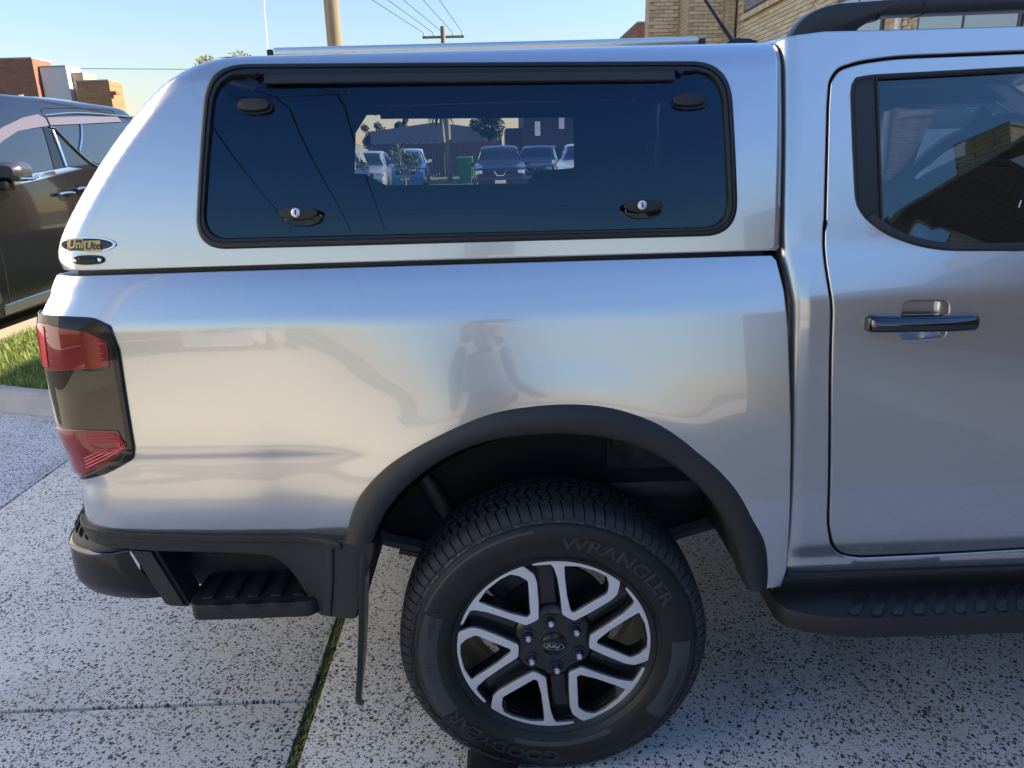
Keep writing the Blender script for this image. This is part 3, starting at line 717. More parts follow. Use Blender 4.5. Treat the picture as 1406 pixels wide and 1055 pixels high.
# ---- cargo bed sides
ARCH = spline([(-.498,.706),(-.464,.79),(-.416,.861),(-.344,.927),(-.259,.977),(-.159,1.013),(-.061,1.029),(.052,1.032),(.15,1.019),(.248,.985),(.332,.935),(.401,.876),(.457,.801),(.501,.7),(.525,.592),(.53,.536)], 4)
arch_in = [(x*.965, .5+(z-.5)*.965) for x, z in ARCH]
LAMP = rounded([(-1.215,.856),(-1.116,.861),(-1.029,.886),(-.958,.922),(-.952,.955),(-.951,1.06),(-.949,1.178),(-.963,1.234),(-1.0,1.252),(-1.07,1.256),(-1.215,1.256)], [0,.02,.03,.02,.02,.02,.03,.03,.03,0,0], 4)
bed_out = [(-1.215,.738),(-.973,.727),(-.801,.718),(-.51,.708)]+arch_in+[(.556,.54),(.563,.587),(.541,.848),(.528,1.105),(.524,1.186),(.516,1.265),(.502,1.328),(.494,1.3375),(-.18,1.3385),(-.723,1.3385),(-1.10,1.3365),(-1.215,1.3345)]+LAMP[::-1]
for mir in (False, True):
    panel('bed_side', S_bed, bed_out, 'silver paint', truck, step=.016, edge=.004, depth=.022, mirror=mir)
# tail lamp, seated in the cut-out
def lamp_pts(k): return [(x-(.0 if x < -1.2 else k*(1 if x > -1.08 else .4)), z+(k if z < .95 else -k if z > 1.2 else 0)) for x, z in LAMP]
tl = panel('tail_lamp', S_bed, lamp_pts(.004), 'smoked lens', truck, step=.014, edge=.004, depth=.03, off=.004)
tl['label'] = 'tall tail lamp with red blocks and smoked middle'
panel('red_lens', S_bed, rounded([(-1.205,1.236),(-1.113,1.236),(-1.02,1.222),(-.983,1.203),(-.975,1.19),(-.977,1.143),(-1.135,1.134),(-1.205,1.134)], .008), 'red lens', tl, step=.014, edge=.002, depth=.004, off=.0062)
panel('red_lens', S_bed, rounded([(-1.205,.985),(-1.134,.992),(-1.055,.996),(-.982,.994),(-.975,.951),(-.998,.931),(-1.087,.885),(-1.205,.88)], .008), 'red lens', tl, step=.014, edge=.002, depth=.004, off=.0062)
panel('light_strip', S_bed, rounded([(-1.200,1.232),(-1.122,1.230),(-1.128,1.14),(-1.200,1.14)], .006), 'bright red lens', tl, step=.012, edge=.001, depth=.002, off=.008)
panel('lamp_surround', S_bed, rounded([(-1.215,1.2535),(-1.07,1.2535),(-1.002,1.249),(-.966,1.232),(-.953,1.178),(-.956,.95),(-.963,.925),(-1.03,.890),(-1.115,.866),(-1.09,.878),(-.985,.922),(-.966,.951),(-.964,1.18),(-.978,1.210),(-1.02,1.224),(-1.113,1.238),(-1.215,1.238)], .004), 'gloss black', tl, step=.014, edge=.002, depth=.004, off=.0075)
for k in range(4):
    q = .0045*k; vtx = [(-1.06+q*.2,.988-q*1.6),(-.990+q,.986-q*1.4),(-.984+q*.4,.955-q*.4),(-1.004-q*.6,.938+q*1.2),(-1.075,.903+q*1.8)]
    MB().tube([surf_frame(S_bed, *w_)[0]+surf_frame(S_bed, *w_)[1]*.0072 for w_ in spline(vtx, 4)], .0011, 5).build('lens_rib', 'bright red lens', tl)
for k in range(5):
    MB().tube([surf_frame(S_bed, -1.118+.001*k, 1.222-.0165*k)[0]+surf_frame(S_bed, -1.118, 1.222)[1]*.0072, surf_frame(S_bed, -.984, 1.196-.0115*k)[0]+surf_frame(S_bed, -.984, 1.196)[1]*.0072], .0010, 5).build('lens_rib', 'bright red lens', tl)
# ---- fender flare
fo = [(-.49,.712),(-.461,.797),(-.414,.865),(-.343,.929),(-.258,.978),(-.159,1.015),(-.062,1.032),(.052,1.035),(.149,1.021),(.248,.987),(.332,.935),(.402,.875),(.457,.799),(.499,.703),(.517,.605),(.519,.550)]
fi = [(-.424,.712),(-.387,.785),(-.332,.851),(-.245,.916),(-.145,.955),(-.03,.967),(.068,.963),(.167,.94),(.251,.898),(.32,.841),(.383,.765),(.428,.677),(.448,.61),(.459,.575),(.466,.56),(.468,.550)]
A = resample(spline(fo, 8), 90, False); B = resample(spline(fi, 8), 90, False)
for mir in (False, True):
    m = MB(); rows = []
    for t, y in ((-.01, .02), (-.01, -.018), (.03, -.026), (.10, -.031), (.35, -.043), (.62, -.047), (.88, -.041), (.97, -.036), (1.0, -.028), (1.0, .06)):
        rows.append([(a[0]+(b[0]-a[0])*t, (2*YC-y if mir else y), a[1]+(b[1]-a[1])*t) for a, b in zip(A, B)])
    m.grid(rows); m.f.append(tuple(i*90 for i in range(10))); m.f.append(tuple(i*90+89 for i in range(10)))
    m.build('fender_flare', 'flare plastic', truck, 40)
# ---- lower side moulding with the side step
TR = [(-1.20,.742),(-1.115,.738),(-.973,.727),(-.797,.718),(-.50,.708),(-.424,.708),(-.43,.675),(-.452,.62),(-.475,.54),(-.489,.490),(-.588,.481),(-.615,.568),(-.636,.615),(-.656,.645),(-.687,.663),(-.777,.673),(-.958,.681),(-1.103,.698),(-1.20,.705)]
TRr = rounded(TR, [0,0,0,0,0,.01,.01,.02,.02,.01,.02,.02,.03,.04,.04,.03,0,0,0], 3)
for mir in (False, True):
    o = panel('side_moulding', S_trim, TRr, 'flare plastic', truck, step=.02, edge=.005, depth=.035, mirror=mir)
    o = panel('moulding_ledge', S_trim, [(-1.19,.741),(-1.1,.737),(-.973,.7265),(-.797,.7175),(-.50,.7075),(-.50,.697),(-.797,.707),(-.973,.716),(-1.1,.7265),(-1.19,.7305)], 'trim plastic', truck, step=.02, edge=.004, depth=.012, off=.007, mirror=mir)
    panel('moulding_rib', S_trim, [(-.533,.703),(-.545,.60),(-.566,.488),(-.556,.488),(-.535,.60),(-.523,.703)], 'flare plastic', truck, step=.02, edge=.005, depth=.012, off=.006, mirror=mir)
# recess behind the moulding and the foot step
m = MB(); m.prism([(-1.10,.70),(-.60,.69),(-.585,.49),(-1.0,.505)], 'y', .155, .17); m.build('step_recess_panel', 'trim plastic', truck)
m = MB(); m.prism([(-.60,.69),(-.59,.69),(-.575,.49),(-.585,.49)], 'y', .04, .2); m.build('step_recess_side', 'trim plastic', truck)
st = MB().prism(rounded([(-.884,.005),(-.60,.005),(-.578,.03),(-.578,.154),(-.90,.154),(-.90,.03)], .02), 'z', .490, .535, .007).build('foot_step', 'trim plastic', truck)
for i in range(5):
    MB().box((-.87+i*.056, .03, .534), (-.842+i*.056, .145, .541), .003).build('tread_rib', 'trim plastic', st)
for i in range(3):
    MB().prism([(-.83+i*.075,.537),(-.79+i*.075,.537),(-.80+i*.075,.522),(-.82+i*.075,.522)], 'y', -.001, .02, .002).build('edge_notch', 'satin black', st)
m = MB().add([(-1.043,.05,.676),(-.975,.045,.672),(-.912,.045,.50),(-.975,.05,.503),(-1.043,.13,.676),(-.965,.13,.672),(-.905,.13,.497),(-.975,.13,.503)], [(0,1,2,3),(4,7,6,5),(0,4,5,1),(1,5,6,2),(2,6,7,3),(3,7,4,0)])
bm = bmesh.new(); me_ = m.mesh('t'); bm.from_mesh(me_); bmesh.ops.bevel(bm, geom=bm.edges[:], offset=.009, segments=2, affect='EDGES'); MB().bm(bm).build('step_strut', 'flare plastic', truck)
# ---- rear bumper
half = [(-1.055,.085),(-1.10,.070),(-1.165,.085),(-1.225,.130),(-1.262,.22),(-1.282,.40),(-1.285,YC)]
plan_o = spline(half, 5); plan_o = plan_o+[(x, 2*YC-y) for x, y in plan_o[::-1][1:]]
def bump_rows(zs):
    rows = []
    for z, sh, sk in zs:
        r = []
        for x, y in plan_o:
            near = max(0, min(1, (x+1.2)/.14))
            d = Vector((.6, (YC-y)/YC*.6)); d.normalize()
            r.append((x+d.x*sh+near*sk, y+d.y*sh, z))
        rows.append(r)
    return rows
bp = MB().grid(bump_rows([(.650,.10,0),(.650,.006,0),(.645,.001,0),(.640,-.001,.002),(.600,-.004,.018),(.560,-.004,.042),(.545,0,.052),(.520,.014,.068),(.508,.024,.074),(.504,.05,.076)])).build('rear_bumper', 'satin black', truck, 28)
MB().grid(bump_rows([(.6520,.006,0),(.6500,-.001,0),(.6465,-.003,.0)])).build('bright_edge', 'black chrome', bp, 60)
pad = MB().grid(bump_rows([(.650,.006,0),(.656,.008,0),(.666,.015,0),(.735,.066,0),(.746,.082,0),(.750,.25,0)])).build('bumper_pad', 'trim plastic', bp, 30)
lo_, hi_ = bump_rows([(.672,.017,0), (.738,.066,0)])
for i in range(3, len(lo_)-8, 2):
    a, b = Vector(lo_[i]), Vector(hi_[i+2]); t = (Vector(lo_[i+1])-a)*.42
    up_ = Vector((-.55, -.15, .8)).normalized()*.007
    q = [a, a+t, b+t, b]; MB().add([p-up_*.3 for p in q]+[p+up_ for p in [a+(b-a)*.06+t*.12, a+(b-a)*.06+t*.88, b-(b-a)*.06+t*.88, b-(b-a)*.06+t*.12]], [(0,1,5,4),(1,2,6,5),(2,3,7,6),(3,0,4,7),(4,5,6,7)]).build('step_rib', 'flare plastic', bp, None)
MB().box((-1.06, .12, .52), (-1.0, 1.79, .66), .01).build('bumper_beam', 'underbody', truck)
MB().box((-1.03, .105, .54), (-1.012, .125, .60), .002).build('bumper_bracket', 'galvanised', truck)
# ---- mud flaps
for mir in (False, True):
    rows = []
    for z, x, ya, yb in ((.68,-.448,-.028,.045),(.60,-.456,-.034,.045),(.48,-.468,-.038,.045),(.36,-.482,-.036,.038),(.27,-.496,-.027,.022),(.245,-.499,-.018,.008),(.235,-.494,-.012,-.004)):
        y0, y1 = (ya, yb) if not mir else (2*YC-yb, 2*YC-ya)
        rows.append([(x-.009,y0+.003,z),(x-.004,y0,z),(x+.006,y0+.002,z),(x+.004,(y0+y1)/2,z),(x+.003,y1,z),(x-.006,y1,z),(x-.007,(y0+y1)/2,z)])
    m = MB().grid(rows, True); m.f.append(tuple(range(7))); m.f.append(tuple(42+i for i in range(7))); m.build('mud_flap', 'satin black', truck, 45)
# ---- wheel arch liners, bed floor and running gear
for mir in (False, True):
    m = MB(); rows = []
    for k in range(41):
        a = math.pi*(1.0-.955*k/40); r = .47
        rows.append([(r*math.cos(a)*1.0, (2*YC-y if mir else y), .50+r*math.sin(a)) for y in (-.02, .10, .30, .42)])
    m.grid(rows); m.build('arch_liner', 'underbody', truck, 60)
MB().prism([(-.54,.50),(-.52,.74),(-.44,.98),(.44,.98),(.49,.64),(.50,.50),(.34,.47),(-.34,.47)], 'y', .37, .385).build('inner_arch_wall', 'underbody', truck)
MB().box((-1.02, .42, .74), (.5, 2*YC-.42, .79)).build('bed_floor', 'underbody', truck)
MB().box((-1.09, .11, 1.0), (-1.05, 2*YC-.11, 1.34)).build('tailgate', 'silver paint', truck)
MB().box((-1.10, .2, .72), (-1.05, 2*YC-.2, 1.0)).build('tailgate_skin', 'silver paint', truck)
MB().box((-1.02, .42, .79), (.48, .44, 1.33)).build('bed_inner_wall', 'dark cavity', truck)
MB().box((.44, .10, .79), (.46, 2*YC-.1, 1.33)).build('bed_front_wall', 'dark cavity', truck)
MB().box((-1.04, .078, 1.325), (.485, .13, 1.3525), .002).build('bed_rail_seal', 'gasket rubber', truck)
for s in (.46, 1.36):
    MB().box((-1.0, s, .52), (3.3, s+.08, .66), .01).build('chassis_rail', 'frame steel', truck)
for s in (.30, 1.54):
    lf = MB().tube([(-.66,s+.03,.63),(-.45,s+.03,.52),(-.2,s+.03,.455),(0,s+.03,.445),(.25,s+.03,.47),(.55,s+.03,.56)], .022, 6).build('leaf_spring', 'frame steel', truck)
    MB().tube([(-.42,s+.03,.49),(-.2,s+.03,.43),(0,s+.03,.42),(.22,s+.03,.44)], .018, 6).build('spring_leaf', 'frame steel', lf)
    MB().tube([(-.36,s+.08,.72),(-.16,s+.02,.40)], .028, 12).build('shock_absorber', 'galvanised', truck)
    MB().box((-.75, s, .60), (-.60, s+.08, .72), .01).build('spring_hanger', 'frame steel', truck)
MB().tube([(0,.16,.382),(0,2*YC-.16,.382)], .045, 14).build('rear_axle', 'frame steel', truck)
MB().tube([(.20,.43,.63),(.62,.43,.63)], .065, 20).build('exhaust_can', 'galvanised', truck)
MB().tube([(-.95,.40,.50),(-.55,.40,.50),(-.25,.40,.52),(.1,.40,.54),(.3,.40,.56)], .028, 12).build('exhaust_pipe', 'galvanised', truck)
MB().tube([(.24,.31,.80),(.24,.34,.80),(.24,.35,.80)], [.055,.055,.03], 20).build('filler_hose_clamp', 'satin black', truck)
MB().tube([(.12,.335,.905),(.13,.33,.915),(.25,.33,.915),(.26,.335,.905),(.25,.34,.897),(.13,.34,.897)], .004, 6, closed=True).build('brake_line', 'bright steel', truck)
MB().box((.18,.36,.70),(.42,.38,.84),.01).build('tank_shield', 'frame steel', truck)
MB().tube([(.40,.36,.74),(.40,.30,.74)], .03, 12).build('hose_end', 'satin black', truck)
for x, z in ((-.12,.93),(-.02,.945)):
    MB().tube([(x,.30,z),(x,.29,z)], .006, 8).build('liner_clip', 'satin black', truck)

# ================================================================== canopy
th0 = math.atan(.20); VT = CAN_V0+CAN_R*(math.pi/2-th0-.02)
VL = [1.3545+(VT-1.3545)*i/40 for i in range(41)]
def can_z(v): return canopy(0, v)[2]
can_out = [(xr(can_z(VT))-.135, VT)]+[(xr(can_z(v))-.135, v) for v in VL[::-1][1:]]+[(-.5,1.3545),(.522,1.3535),(.522,VT)]
WO = rounded([(-.712,1.773),(-.766,1.389),(.419,1.3855),(.400,1.7465)], [.085,.070,.075,.085], 14)
WI = rounded([(-.694,1.7485),(-.746,1.4115),(.398,1.4045),(.381,1.7265)], [.070,.055,.060,.070], 14)
def side_pts(P, n=12):      # subdivide the straight runs between the rounded corners alike on both outlines
    out = []; m = len(P)
    for i, p in enumerate(P):
        out.append(p); q = P[(i+1) % m]
        if i % 15 == 14: out += [(p[0]+(q[0]-p[0])*k/n, p[1]+(q[1]-p[1])*k/n) for k in range(1, n)]
    return out
Ac = side_pts(WO); Bc = side_pts(WI)
lerpc = lambda t: [(a[0]+(b[0]-a[0])*t, a[1]+(b[1]-a[1])*t) for a, b in zip(Ac, Bc)]
plain('canopy lining', (.018, .018, .020), .9, var=.4, scale=8)
for mir in (False, True):
    cs = panel('canopy_side', S_can, can_out, 'silver paint', truck, holes=[lerpc(.35)], step=.016, edge=.004, depth=.020, mirror=mir)
    gl = panel('side_window', S_can, lerpc(.80), 'canopy glass', truck, step=.05, bstep=.02, depth=0, off=-.004, mirror=mir)
    if not mir: gl['label'] = 'dark tinted lift-up canopy window reflecting blue sky'
    strip('window_frame', S_can, Ac, Bc, [(-.04,.000),(0,.004),(.10,.0065),(.30,.0075),(.50,.0075),(.54,.004),(.62,.004),(.66,.0065),(.90,.0055),(1.0,.002),(1.02,-.006)], 'gasket rubber', gl, True, mir)
    # drip rail along the top of the opening
    def railstrip(name, z0, z1, h, x0, x1, sl, mat):
        a = [(x, z0+(x-x0)*sl) for x in [x0+(x1-x0)*i/30 for i in range(31)]]; b = [(x, z1+(x-x0)*sl) for x, _ in a]
        o = strip(name, S_can, a, b, [(0,-.004),(0,h*.8),(.06,h),(.92,h*1.1),(1,h*.9),(1,-.004)], mat, gl, False, mir, 30)
        return o
    railstrip('hinge_rail', 1.7455, 1.7255, .006, -.593, .280, -.0185, 'rail grey')
    railstrip('hinge_seal', 1.752, 1.7445, .006, -.660, .325, -.0185, 'gasket rubber')
    for x, z in ((-.612, 1.746), (.293, 1.7265)):
        P, n, _, _ = surf_frame(S_can, x, z)
        if mir: P.y = 2*YC-P.y; n.y = -n.y
        MB().tube([P-n*.002, P+n*.010], .006, 10).build('hinge_screw', 'satin black', gl)
    if mir: continue
    def pad_shape(c, hw, hh, layers, mat, name, n=40, pw=2.6, tilt=0.):
        rows = []
        for k, h in layers:
            r = []
            for i in range(n):
                t = 2*math.pi*i/n; ct, st_ = math.cos(t), math.sin(t)
                x = hw*k*math.copysign(abs(ct)**(2/pw), ct); z = hh*k*math.copysign(abs(st_)**(2/pw), st_)
                P, nn, _, _ = surf_frame(S_can, c[0]+x, c[1]+z); r.append(P+nn*(h+tilt*z))
            rows.append(r)
        m = MB().grid(rows, True); m.f.append(tuple(len(rows)*n-n+i for i in range(n))); return m.build(name, mat, gl, 40)
    for c in ((-.6165, 1.681), (.310, 1.667)):
        pad_shape((c[0]+.003, c[1]-.003), .037, .0155, [(1,-.004),(1,.003),(.96,.005)], 'gloss black', 'pad_base')
        pad_shape(c, .034, .0125, [(1,.004),(1,.010),(.95,.013),(.8,.014)], 'trim plastic', 'strut_pad')
    for c in ((-.531, 1.457), (.206, 1.452)):
        pad_shape((c[0]+.004, c[1]-.010), .040, .0165, [(1,-.004),(1,.003),(.93,.005)], 'gloss black', 'latch_base', pw=2)
        pad_shape((c[0]+.002, c[1]-.004), .020, .010, [(1,.002),(1,.022)], 'satin black', 'latch_stem', pw=2)
        pad_shape(c, .042, .0135, [(.9,.020),(1,.022),(1,.028),(.96,.031),(.8,.032)], 'trim plastic', 'latch_handle', pw=2)
        pad_shape((c[0]-.004, c[1]+.001), .0095, .0095, [(1,.030),(1,.0345),(.85,.0355)], 'lock steel', 'lock_barrel', pw=2)
        pad_shape((c[0]-.004, c[1]+.001), .0018, .005, [(1,.0352),(1,.0362)], 'satin black', 'key_slot', pw=3)
# roof, rear and front sheets
def can_row(v): return canopy(.2, v)
ye = canopy(.2, VT)[1]; zt = canopy(.2, VT)[2]
rows = []
for i in range(21):
    y = ye+(2*YC-2*ye)*i/20; c = math.sin(math.pi*i/20); x0 = xr(zt)-.075
    rows.append([(x, y, zt+.006*c-(.012*max(0,(-.5-x)/.15)**2 if x < -.5 else 0)*0) for x in [x0+(.495-x0)*k/16 for k in range(17)]])
MB().grid(rows).build('canopy_roof', 'silver paint', truck, 60)
rows = []
for v in VL:
    P = canopy(xr(can_z(v))-.135, v); rows.append([(P[0]-.03*math.sin(math.pi*k/16), P[1]+(2*YC-2*P[1])*k/16, P[2]) for k in range(17)])
MB().grid(rows).build('canopy_rear', 'gloss black', truck, 60)
panel('canopy_front', lambda s, z: (.487, s, z), [(.07,1.35),(2*YC-.07,1.35),(2*YC-.15,1.72),(2*YC-.22,1.795),(.22,1.795),(.15,1.72)], 'canopy lining', truck, holes=[rounded([(.46,1.44),(1.45,1.44),(1.41,1.73),(.50,1.73)], .03)], step=.1, bstep=.04, depth=.006)
# spoiler lip at the back of the roof
sp = []
for k in range(13):
    y = .30+(2*YC-.60)*k/12; b = -.05*math.sin(math.pi*k/12)
    sp.append([(-.66+b,y,1.799),(-.72+b,y,1.796),(-.775+b,y,1.786),(-.795+b,y,1.772),(-.792+b,y,1.764),(-.76+b,y,1.764),(-.70+b,y,1.775)])
m = MB().grid(sp, True); m.f.append(tuple(range(7))); m.f.append(tuple(84+i for i in range(7))); m.build('rear_spoiler', 'silver paint', truck, 50)
for s in (.35, 2*YC-.35):
    rb = MB().box((-.625, s-.02, 1.80), (.385, s+.02, 1.8235), .006).build('canopy_roof_rail', 'silver paint', truck)
    for x in (-.640, .387): MB().box((x, s-.018, 1.795), (x+.014, s+.018, 1.820), .004).build('rail_end_cap', 'satin black', rb)
# lining with the cut-out of the far window
far_hole = rounded([(-.71,1.748),(.19,1.732),(.228,1.715),(.23,1.50),(.06,1.492),(.03,1.44),(-.58,1.45),(-.665,1.50),(-.78,1.51),(-.765,1.692),(-.72,1.695)], .012, 3)
panel('canopy_lining', lambda s, z: (s, 1.70, z), [(-1.0,1.345),(.47,1.345),(.47,1.80),(-.70,1.80)], 'canopy lining', truck, holes=[far_hole], step=.06, bstep=.03, depth=.012)
MB().box((-.96, .09, 1.325), (.47, 2*YC-.09, 1.335)).build('cargo_cover', 'canopy lining', truck)
MB().box((-.60, .24, 1.772), (.47, 2*YC-.24, 1.778)).build('roof_lining', 'canopy lining', truck)
MB().add([(-.965,.12,1.335),(-.965,2*YC-.12,1.335),(-.61,2*YC-.25,1.775),(-.61,.25,1.775),(-.955,.12,1.335),(-.955,2*YC-.12,1.335),(-.60,2*YC-.25,1.775),(-.60,.25,1.775)], [(0,1,2,3),(4,5,6,7)]).build('rear_lining', 'canopy lining', truck)
# badge and side marker
bd_c, bd_w, bd_h = (-1.001, 1.4055), .066, .0165
def on_can(c, off):
    def f(x, y, z):
        P, n, a, b = surf_frame(S_can, c[0]+x, c[1]+y); q = P+n*(off+z); return q
    return f
def oval(name, c, hw, hh, layers, mat, parent, n=48, pw=2.):
    rows = []
    for k, h in layers:
        r = []
        for i in range(n):
            t = 2*math.pi*i/n; ct, st_ = math.cos(t), math.sin(t)
            r.append(on_can((c[0]+hw*k*math.copysign(abs(ct)**(2/pw), ct), c[1]+hh*k*math.copysign(abs(st_)**(2/pw), st_)), h)(0, 0, 0))
        rows.append(r)
    m = MB().grid(rows, True); m.f.append(tuple(len(rows)*n-n+i for i in range(n))); return m.build(name, mat, parent, 40)
bdg = oval('badge', bd_c, .066, .0168, [(1,-.002),(1,.003),(.97,.0042),(.94,.0042)], 'chrome', truck)
oval('badge_face', bd_c, .060, .0138, [(1,.003),(1,.0046),(.97,.005)], 'badge navy', bdg)
def quad(name, x0, x1, y0, y1, h, mat):
    fn = on_can(bd_c, h); MB().grid([[fn(x0+(x1-x0)*i/6, y, 0) for i in range(7)] for y in (y0, y1)]).build(name, mat, bdg, None)
quad('badge_plate', -.0395, -.0015, -.0125, .0125, .0053, 'badge gold'); quad('badge_plate', -.038, -.003, -.011, .011, .0056, 'badge navy')
quad('badge_plate', -.0015, .034, -.0145, .0085, .0059, 'badge gold')
text_on('badge_letters', 'Uni', .0235, on_can((bd_c[0]-.0205, bd_c[1]+.001), .0062), 'badge gold', bdg, shear=.25, bold=.0006, ext=.0004)
text_on('badge_letters', 'Ute', .0225, on_can((bd_c[0]+.0165, bd_c[1]-.003), .0064), 'badge navy', bdg, shear=.25, bold=.0006, ext=.0004)
mk_c = (-.999, 1.3735)
mkr = oval('side_marker', mk_c, .034, .0105, [(1,-.002),(1,.004),(.95,.006),(.9,.006)], 'satin black', truck, pw=2.6)
oval('marker_lens', mk_c, .019, .0062, [(1,.005),(1,.0072),(.9,.0078)], 'gloss black', mkr, pw=3.5)
for dx in (-.0265, .0265): oval('marker_screw', (mk_c[0]+dx, mk_c[1]), .0038, .0038, [(1,.005),(1,.0078),(.7,.0082)], 'chrome', mkr, 16)
for k in range(3): oval('marker_slot', (mk_c[0]+.002, mk_c[1]-.004+.004*k), .015, .0007, [(1,.0078),(1,.0084)], 'trim plastic', mkr, 12, 4)

# ================================================================== cab
RD = [(.643,1.413),(.645,1.646),(.648,1.704),(.668,1.732),(.716,1.7455),(.798,1.754),(1.102,1.758),(1.40,1.757),(1.46,1.750),(1.49,1.72),(1.53,1.36),(1.535,.70),(1.52,.615),(1.47,.583),(1.16,.5825),(.964,.578),(.739,.576),(.690,.586),(.662,.618),(.646,.682),(.640,.914),(.634,1.175),(.631,1.288)]
FD = [(1.535,1.72),(1.56,1.750),(1.62,1.756),(2.05,1.735),(2.40,1.55),(2.60,1.37),(2.62,1.05),(2.60,.70),(2.58,.60),(2.52,.583),(1.60,.583),(1.56,.615),(1.546,.70),(1.543,1.36)]
GAP = .0125
RD = rounded(RD, [0,.0,.03,.03,.03,.03,0,.03,.03,.05,0,0,.05,.05,0,0,.02,.04,.04,.03,0,.05,.05], 4)
def inset(poly, d):
    P = [Vector(p) for p in poly]; s = 1 if area2(poly) > 0 else -1; out = []; n = len(P)
    for i in range(n):
        a = (P[i]-P[i-1]).normalized(); b = (P[(i+1) % n]-P[i]).normalized()
        na = Vector((-a.y, a.x))*s; nb = Vector((-b.y, b.x))*s; m = na+nb
        m = m/max(.35, m.length_squared/2)*1.0; out.append((P[i].x+m.x*d, P[i].y+m.y*d))
    return out
cab_out = [(.524,.548),(.56,.545),(.60,.540),(2.72,.540),(2.74,1.05),(2.74,1.34),(2.45,1.60),(2.08,1.80),(1.5,1.803),(.64,1.801),(.57,1.795),(.524,1.785)]
for mir in (False, True):
    panel('cab_side', S_cab, cab_out, 'silver paint', truck, holes=[RD, FD], step=.02, edge=.003, depth=.03, mirror=mir)
    WG = rounded([(.699,1.685),(.706,1.708),(.743,1.713),(1.102,1.722),(1.44,1.719),(1.49,1.34),(1.092,1.330),(.886,1.3385),(.792,1.370),(.738,1.409),(.715,1.443),(.706,1.567)], [.01,.01,.02,0,.01,.01,.05,.06,.05,.03,.03,0], 4)
    CUP = rounded([(.797,1.139),(.905,1.139),(.910,1.185),(.908,1.232),(.800,1.233),(.794,1.185)], .022, 5)
    hol = [WG]+([CUP] if not mir else [])
    rd = panel('rear_door', S_cab, inset(RD, GAP), 'silver paint', truck, holes=hol, step=.018, edge=.004, depth=.02, mirror=mir)
    GI = [(.757,1.709),(1.102,1.7175),(1.435,1.714),(1.478,1.354),(1.092,1.3465),(.892,1.355),(.80,1.388),(.776,1.405)]
    panel('door_glass', S_cab, inset(WG, .004), 'cab glass', rd, step=.06, bstep=.02, depth=0, off=-.008, mirror=mir)
    A_ = resample(WG, 120); 
    strip('window_seal', S_cab, A_, inset(A_, .010), [(-.3,-.003),(0,.002),(.4,.003),(1,.0005),(1,-.009)], 'gasket rubber', rd, True, mir)
    panel('pillar_applique', S_cab, rounded([(.704,1.682),(.710,1.7035),(.7435,1.709),(.753,1.7092),(.762,1.567),(.772,1.408),(.742,1.414),(.722,1.443),(.712,1.567)], [.01,.01,0,0,0,0,.01,.02,0], 3), 'satin black', rd, step=.02, edge=.002, depth=.008, off=.001, mirror=mir)
    bl = [(.740,1.412),(.765,1.389),(.795,1.3705),(.84,1.352),(.889,1.340),(.95,1.334),(1.092,1.332),(1.30,1.336),(1.485,1.342)]
    ul = [(.757,1.424),(.776,1.405),(.803,1.387),(.846,1.3685),(.893,1.3565),(.952,1.3505),(1.092,1.3485),(1.30,1.352),(1.480,1.357)]
    strip('belt_moulding', S_cab, spline(bl, 6), spline(ul, 6), [(0,-.003),(0,.003),(.25,.007),(.75,.007),(1,.003),(1,-.004)], 'rail grey', rd, False, mir)
    MB().tube([((lambda P: (P.x, 2*YC-P.y if mir else P.y, P.z))(surf_frame(S_cab, *q)[0]+surf_frame(S_cab, *q)[1]*.004)) for q in [(.7545,1.708),(.7635,1.567),(.7735,1.408)]], .0028, 6).build('division_bar', 'gasket rubber', rd)
    fdr = panel('front_door', S_cab, inset(FD, .010), 'silver paint', truck, holes=[[(1.56,1.36),(1.575,1.70),(1.62,1.718),(2.02,1.70),(2.32,1.53),(2.50,1.37)]], step=.03, edge=.004, depth=.02, mirror=mir)
    panel('door_glass', S_cab, [(1.556,1.357),(1.571,1.703),(1.62,1.721),(2.02,1.703),(2.322,1.533),(2.506,1.367)], 'cab glass', fdr, step=.08, bstep=.04, depth=0, off=-.008, mirror=mir)
    panel('door_jamb', S_cab, [(.57,.56),(2.7,.56),(2.7,.62),(.66,.62),(.66,1.30),(.60,1.30)], 'dark cavity', truck, step=.06, depth=0, off=-.022, mirror=mir)
    for jj in ([(.60,1.28),(.68,1.28),(.69,1.78),(.60,1.78)], [(.66,1.715),(2.1,1.727),(2.0,1.79),(.66,1.79)], [(1.50,.56),(1.58,.56),(1.555,1.75),(1.495,1.75)]):
        panel('door_jamb', S_cab, jj, 'dark cavity', truck, step=.06, depth=0, off=-.022, mirror=mir)
    if mir: continue
    def S_cup(s, z):
        x, y, zz = cab(s, z); u = abs(s-.852)/.058; v = abs(z-1.186)/.048; d = max(0, 1-max(u, v)**3); return (x, y+.030*min(1, d*1.6), zz)
    panel('handle_cup', S_cup, CUP, 'silver paint', rd, step=.006, depth=0)
    # pull handle
    rows = []
    for i in range(33):
        t = i/32; x = .717+.249*t; zc = 1.181-.003*(t-.5); lift = .018+.024*math.sin(math.pi*min(1, max(0, t)))**.35
        hh = .0195-(.003 if t < .02 or t > .98 else 0)
        y0 = cab(x, zc)[1]
        sec = [(-.95,0),(-1,.35),(-.8,.8),(-.4,1),(.4,1.0),(.8,.78),(1,.35),(.95,0)]
        rows.append([(x, y0-lift*b, zc+a*hh) for a, b in sec])
    m = MB().grid(rows, False); m.f.append(tuple(range(8))); m.f.append(tuple(256+i for i in range(8)))
    MB().v
    m.build('door_handle', 'black chrome', rd, 50)
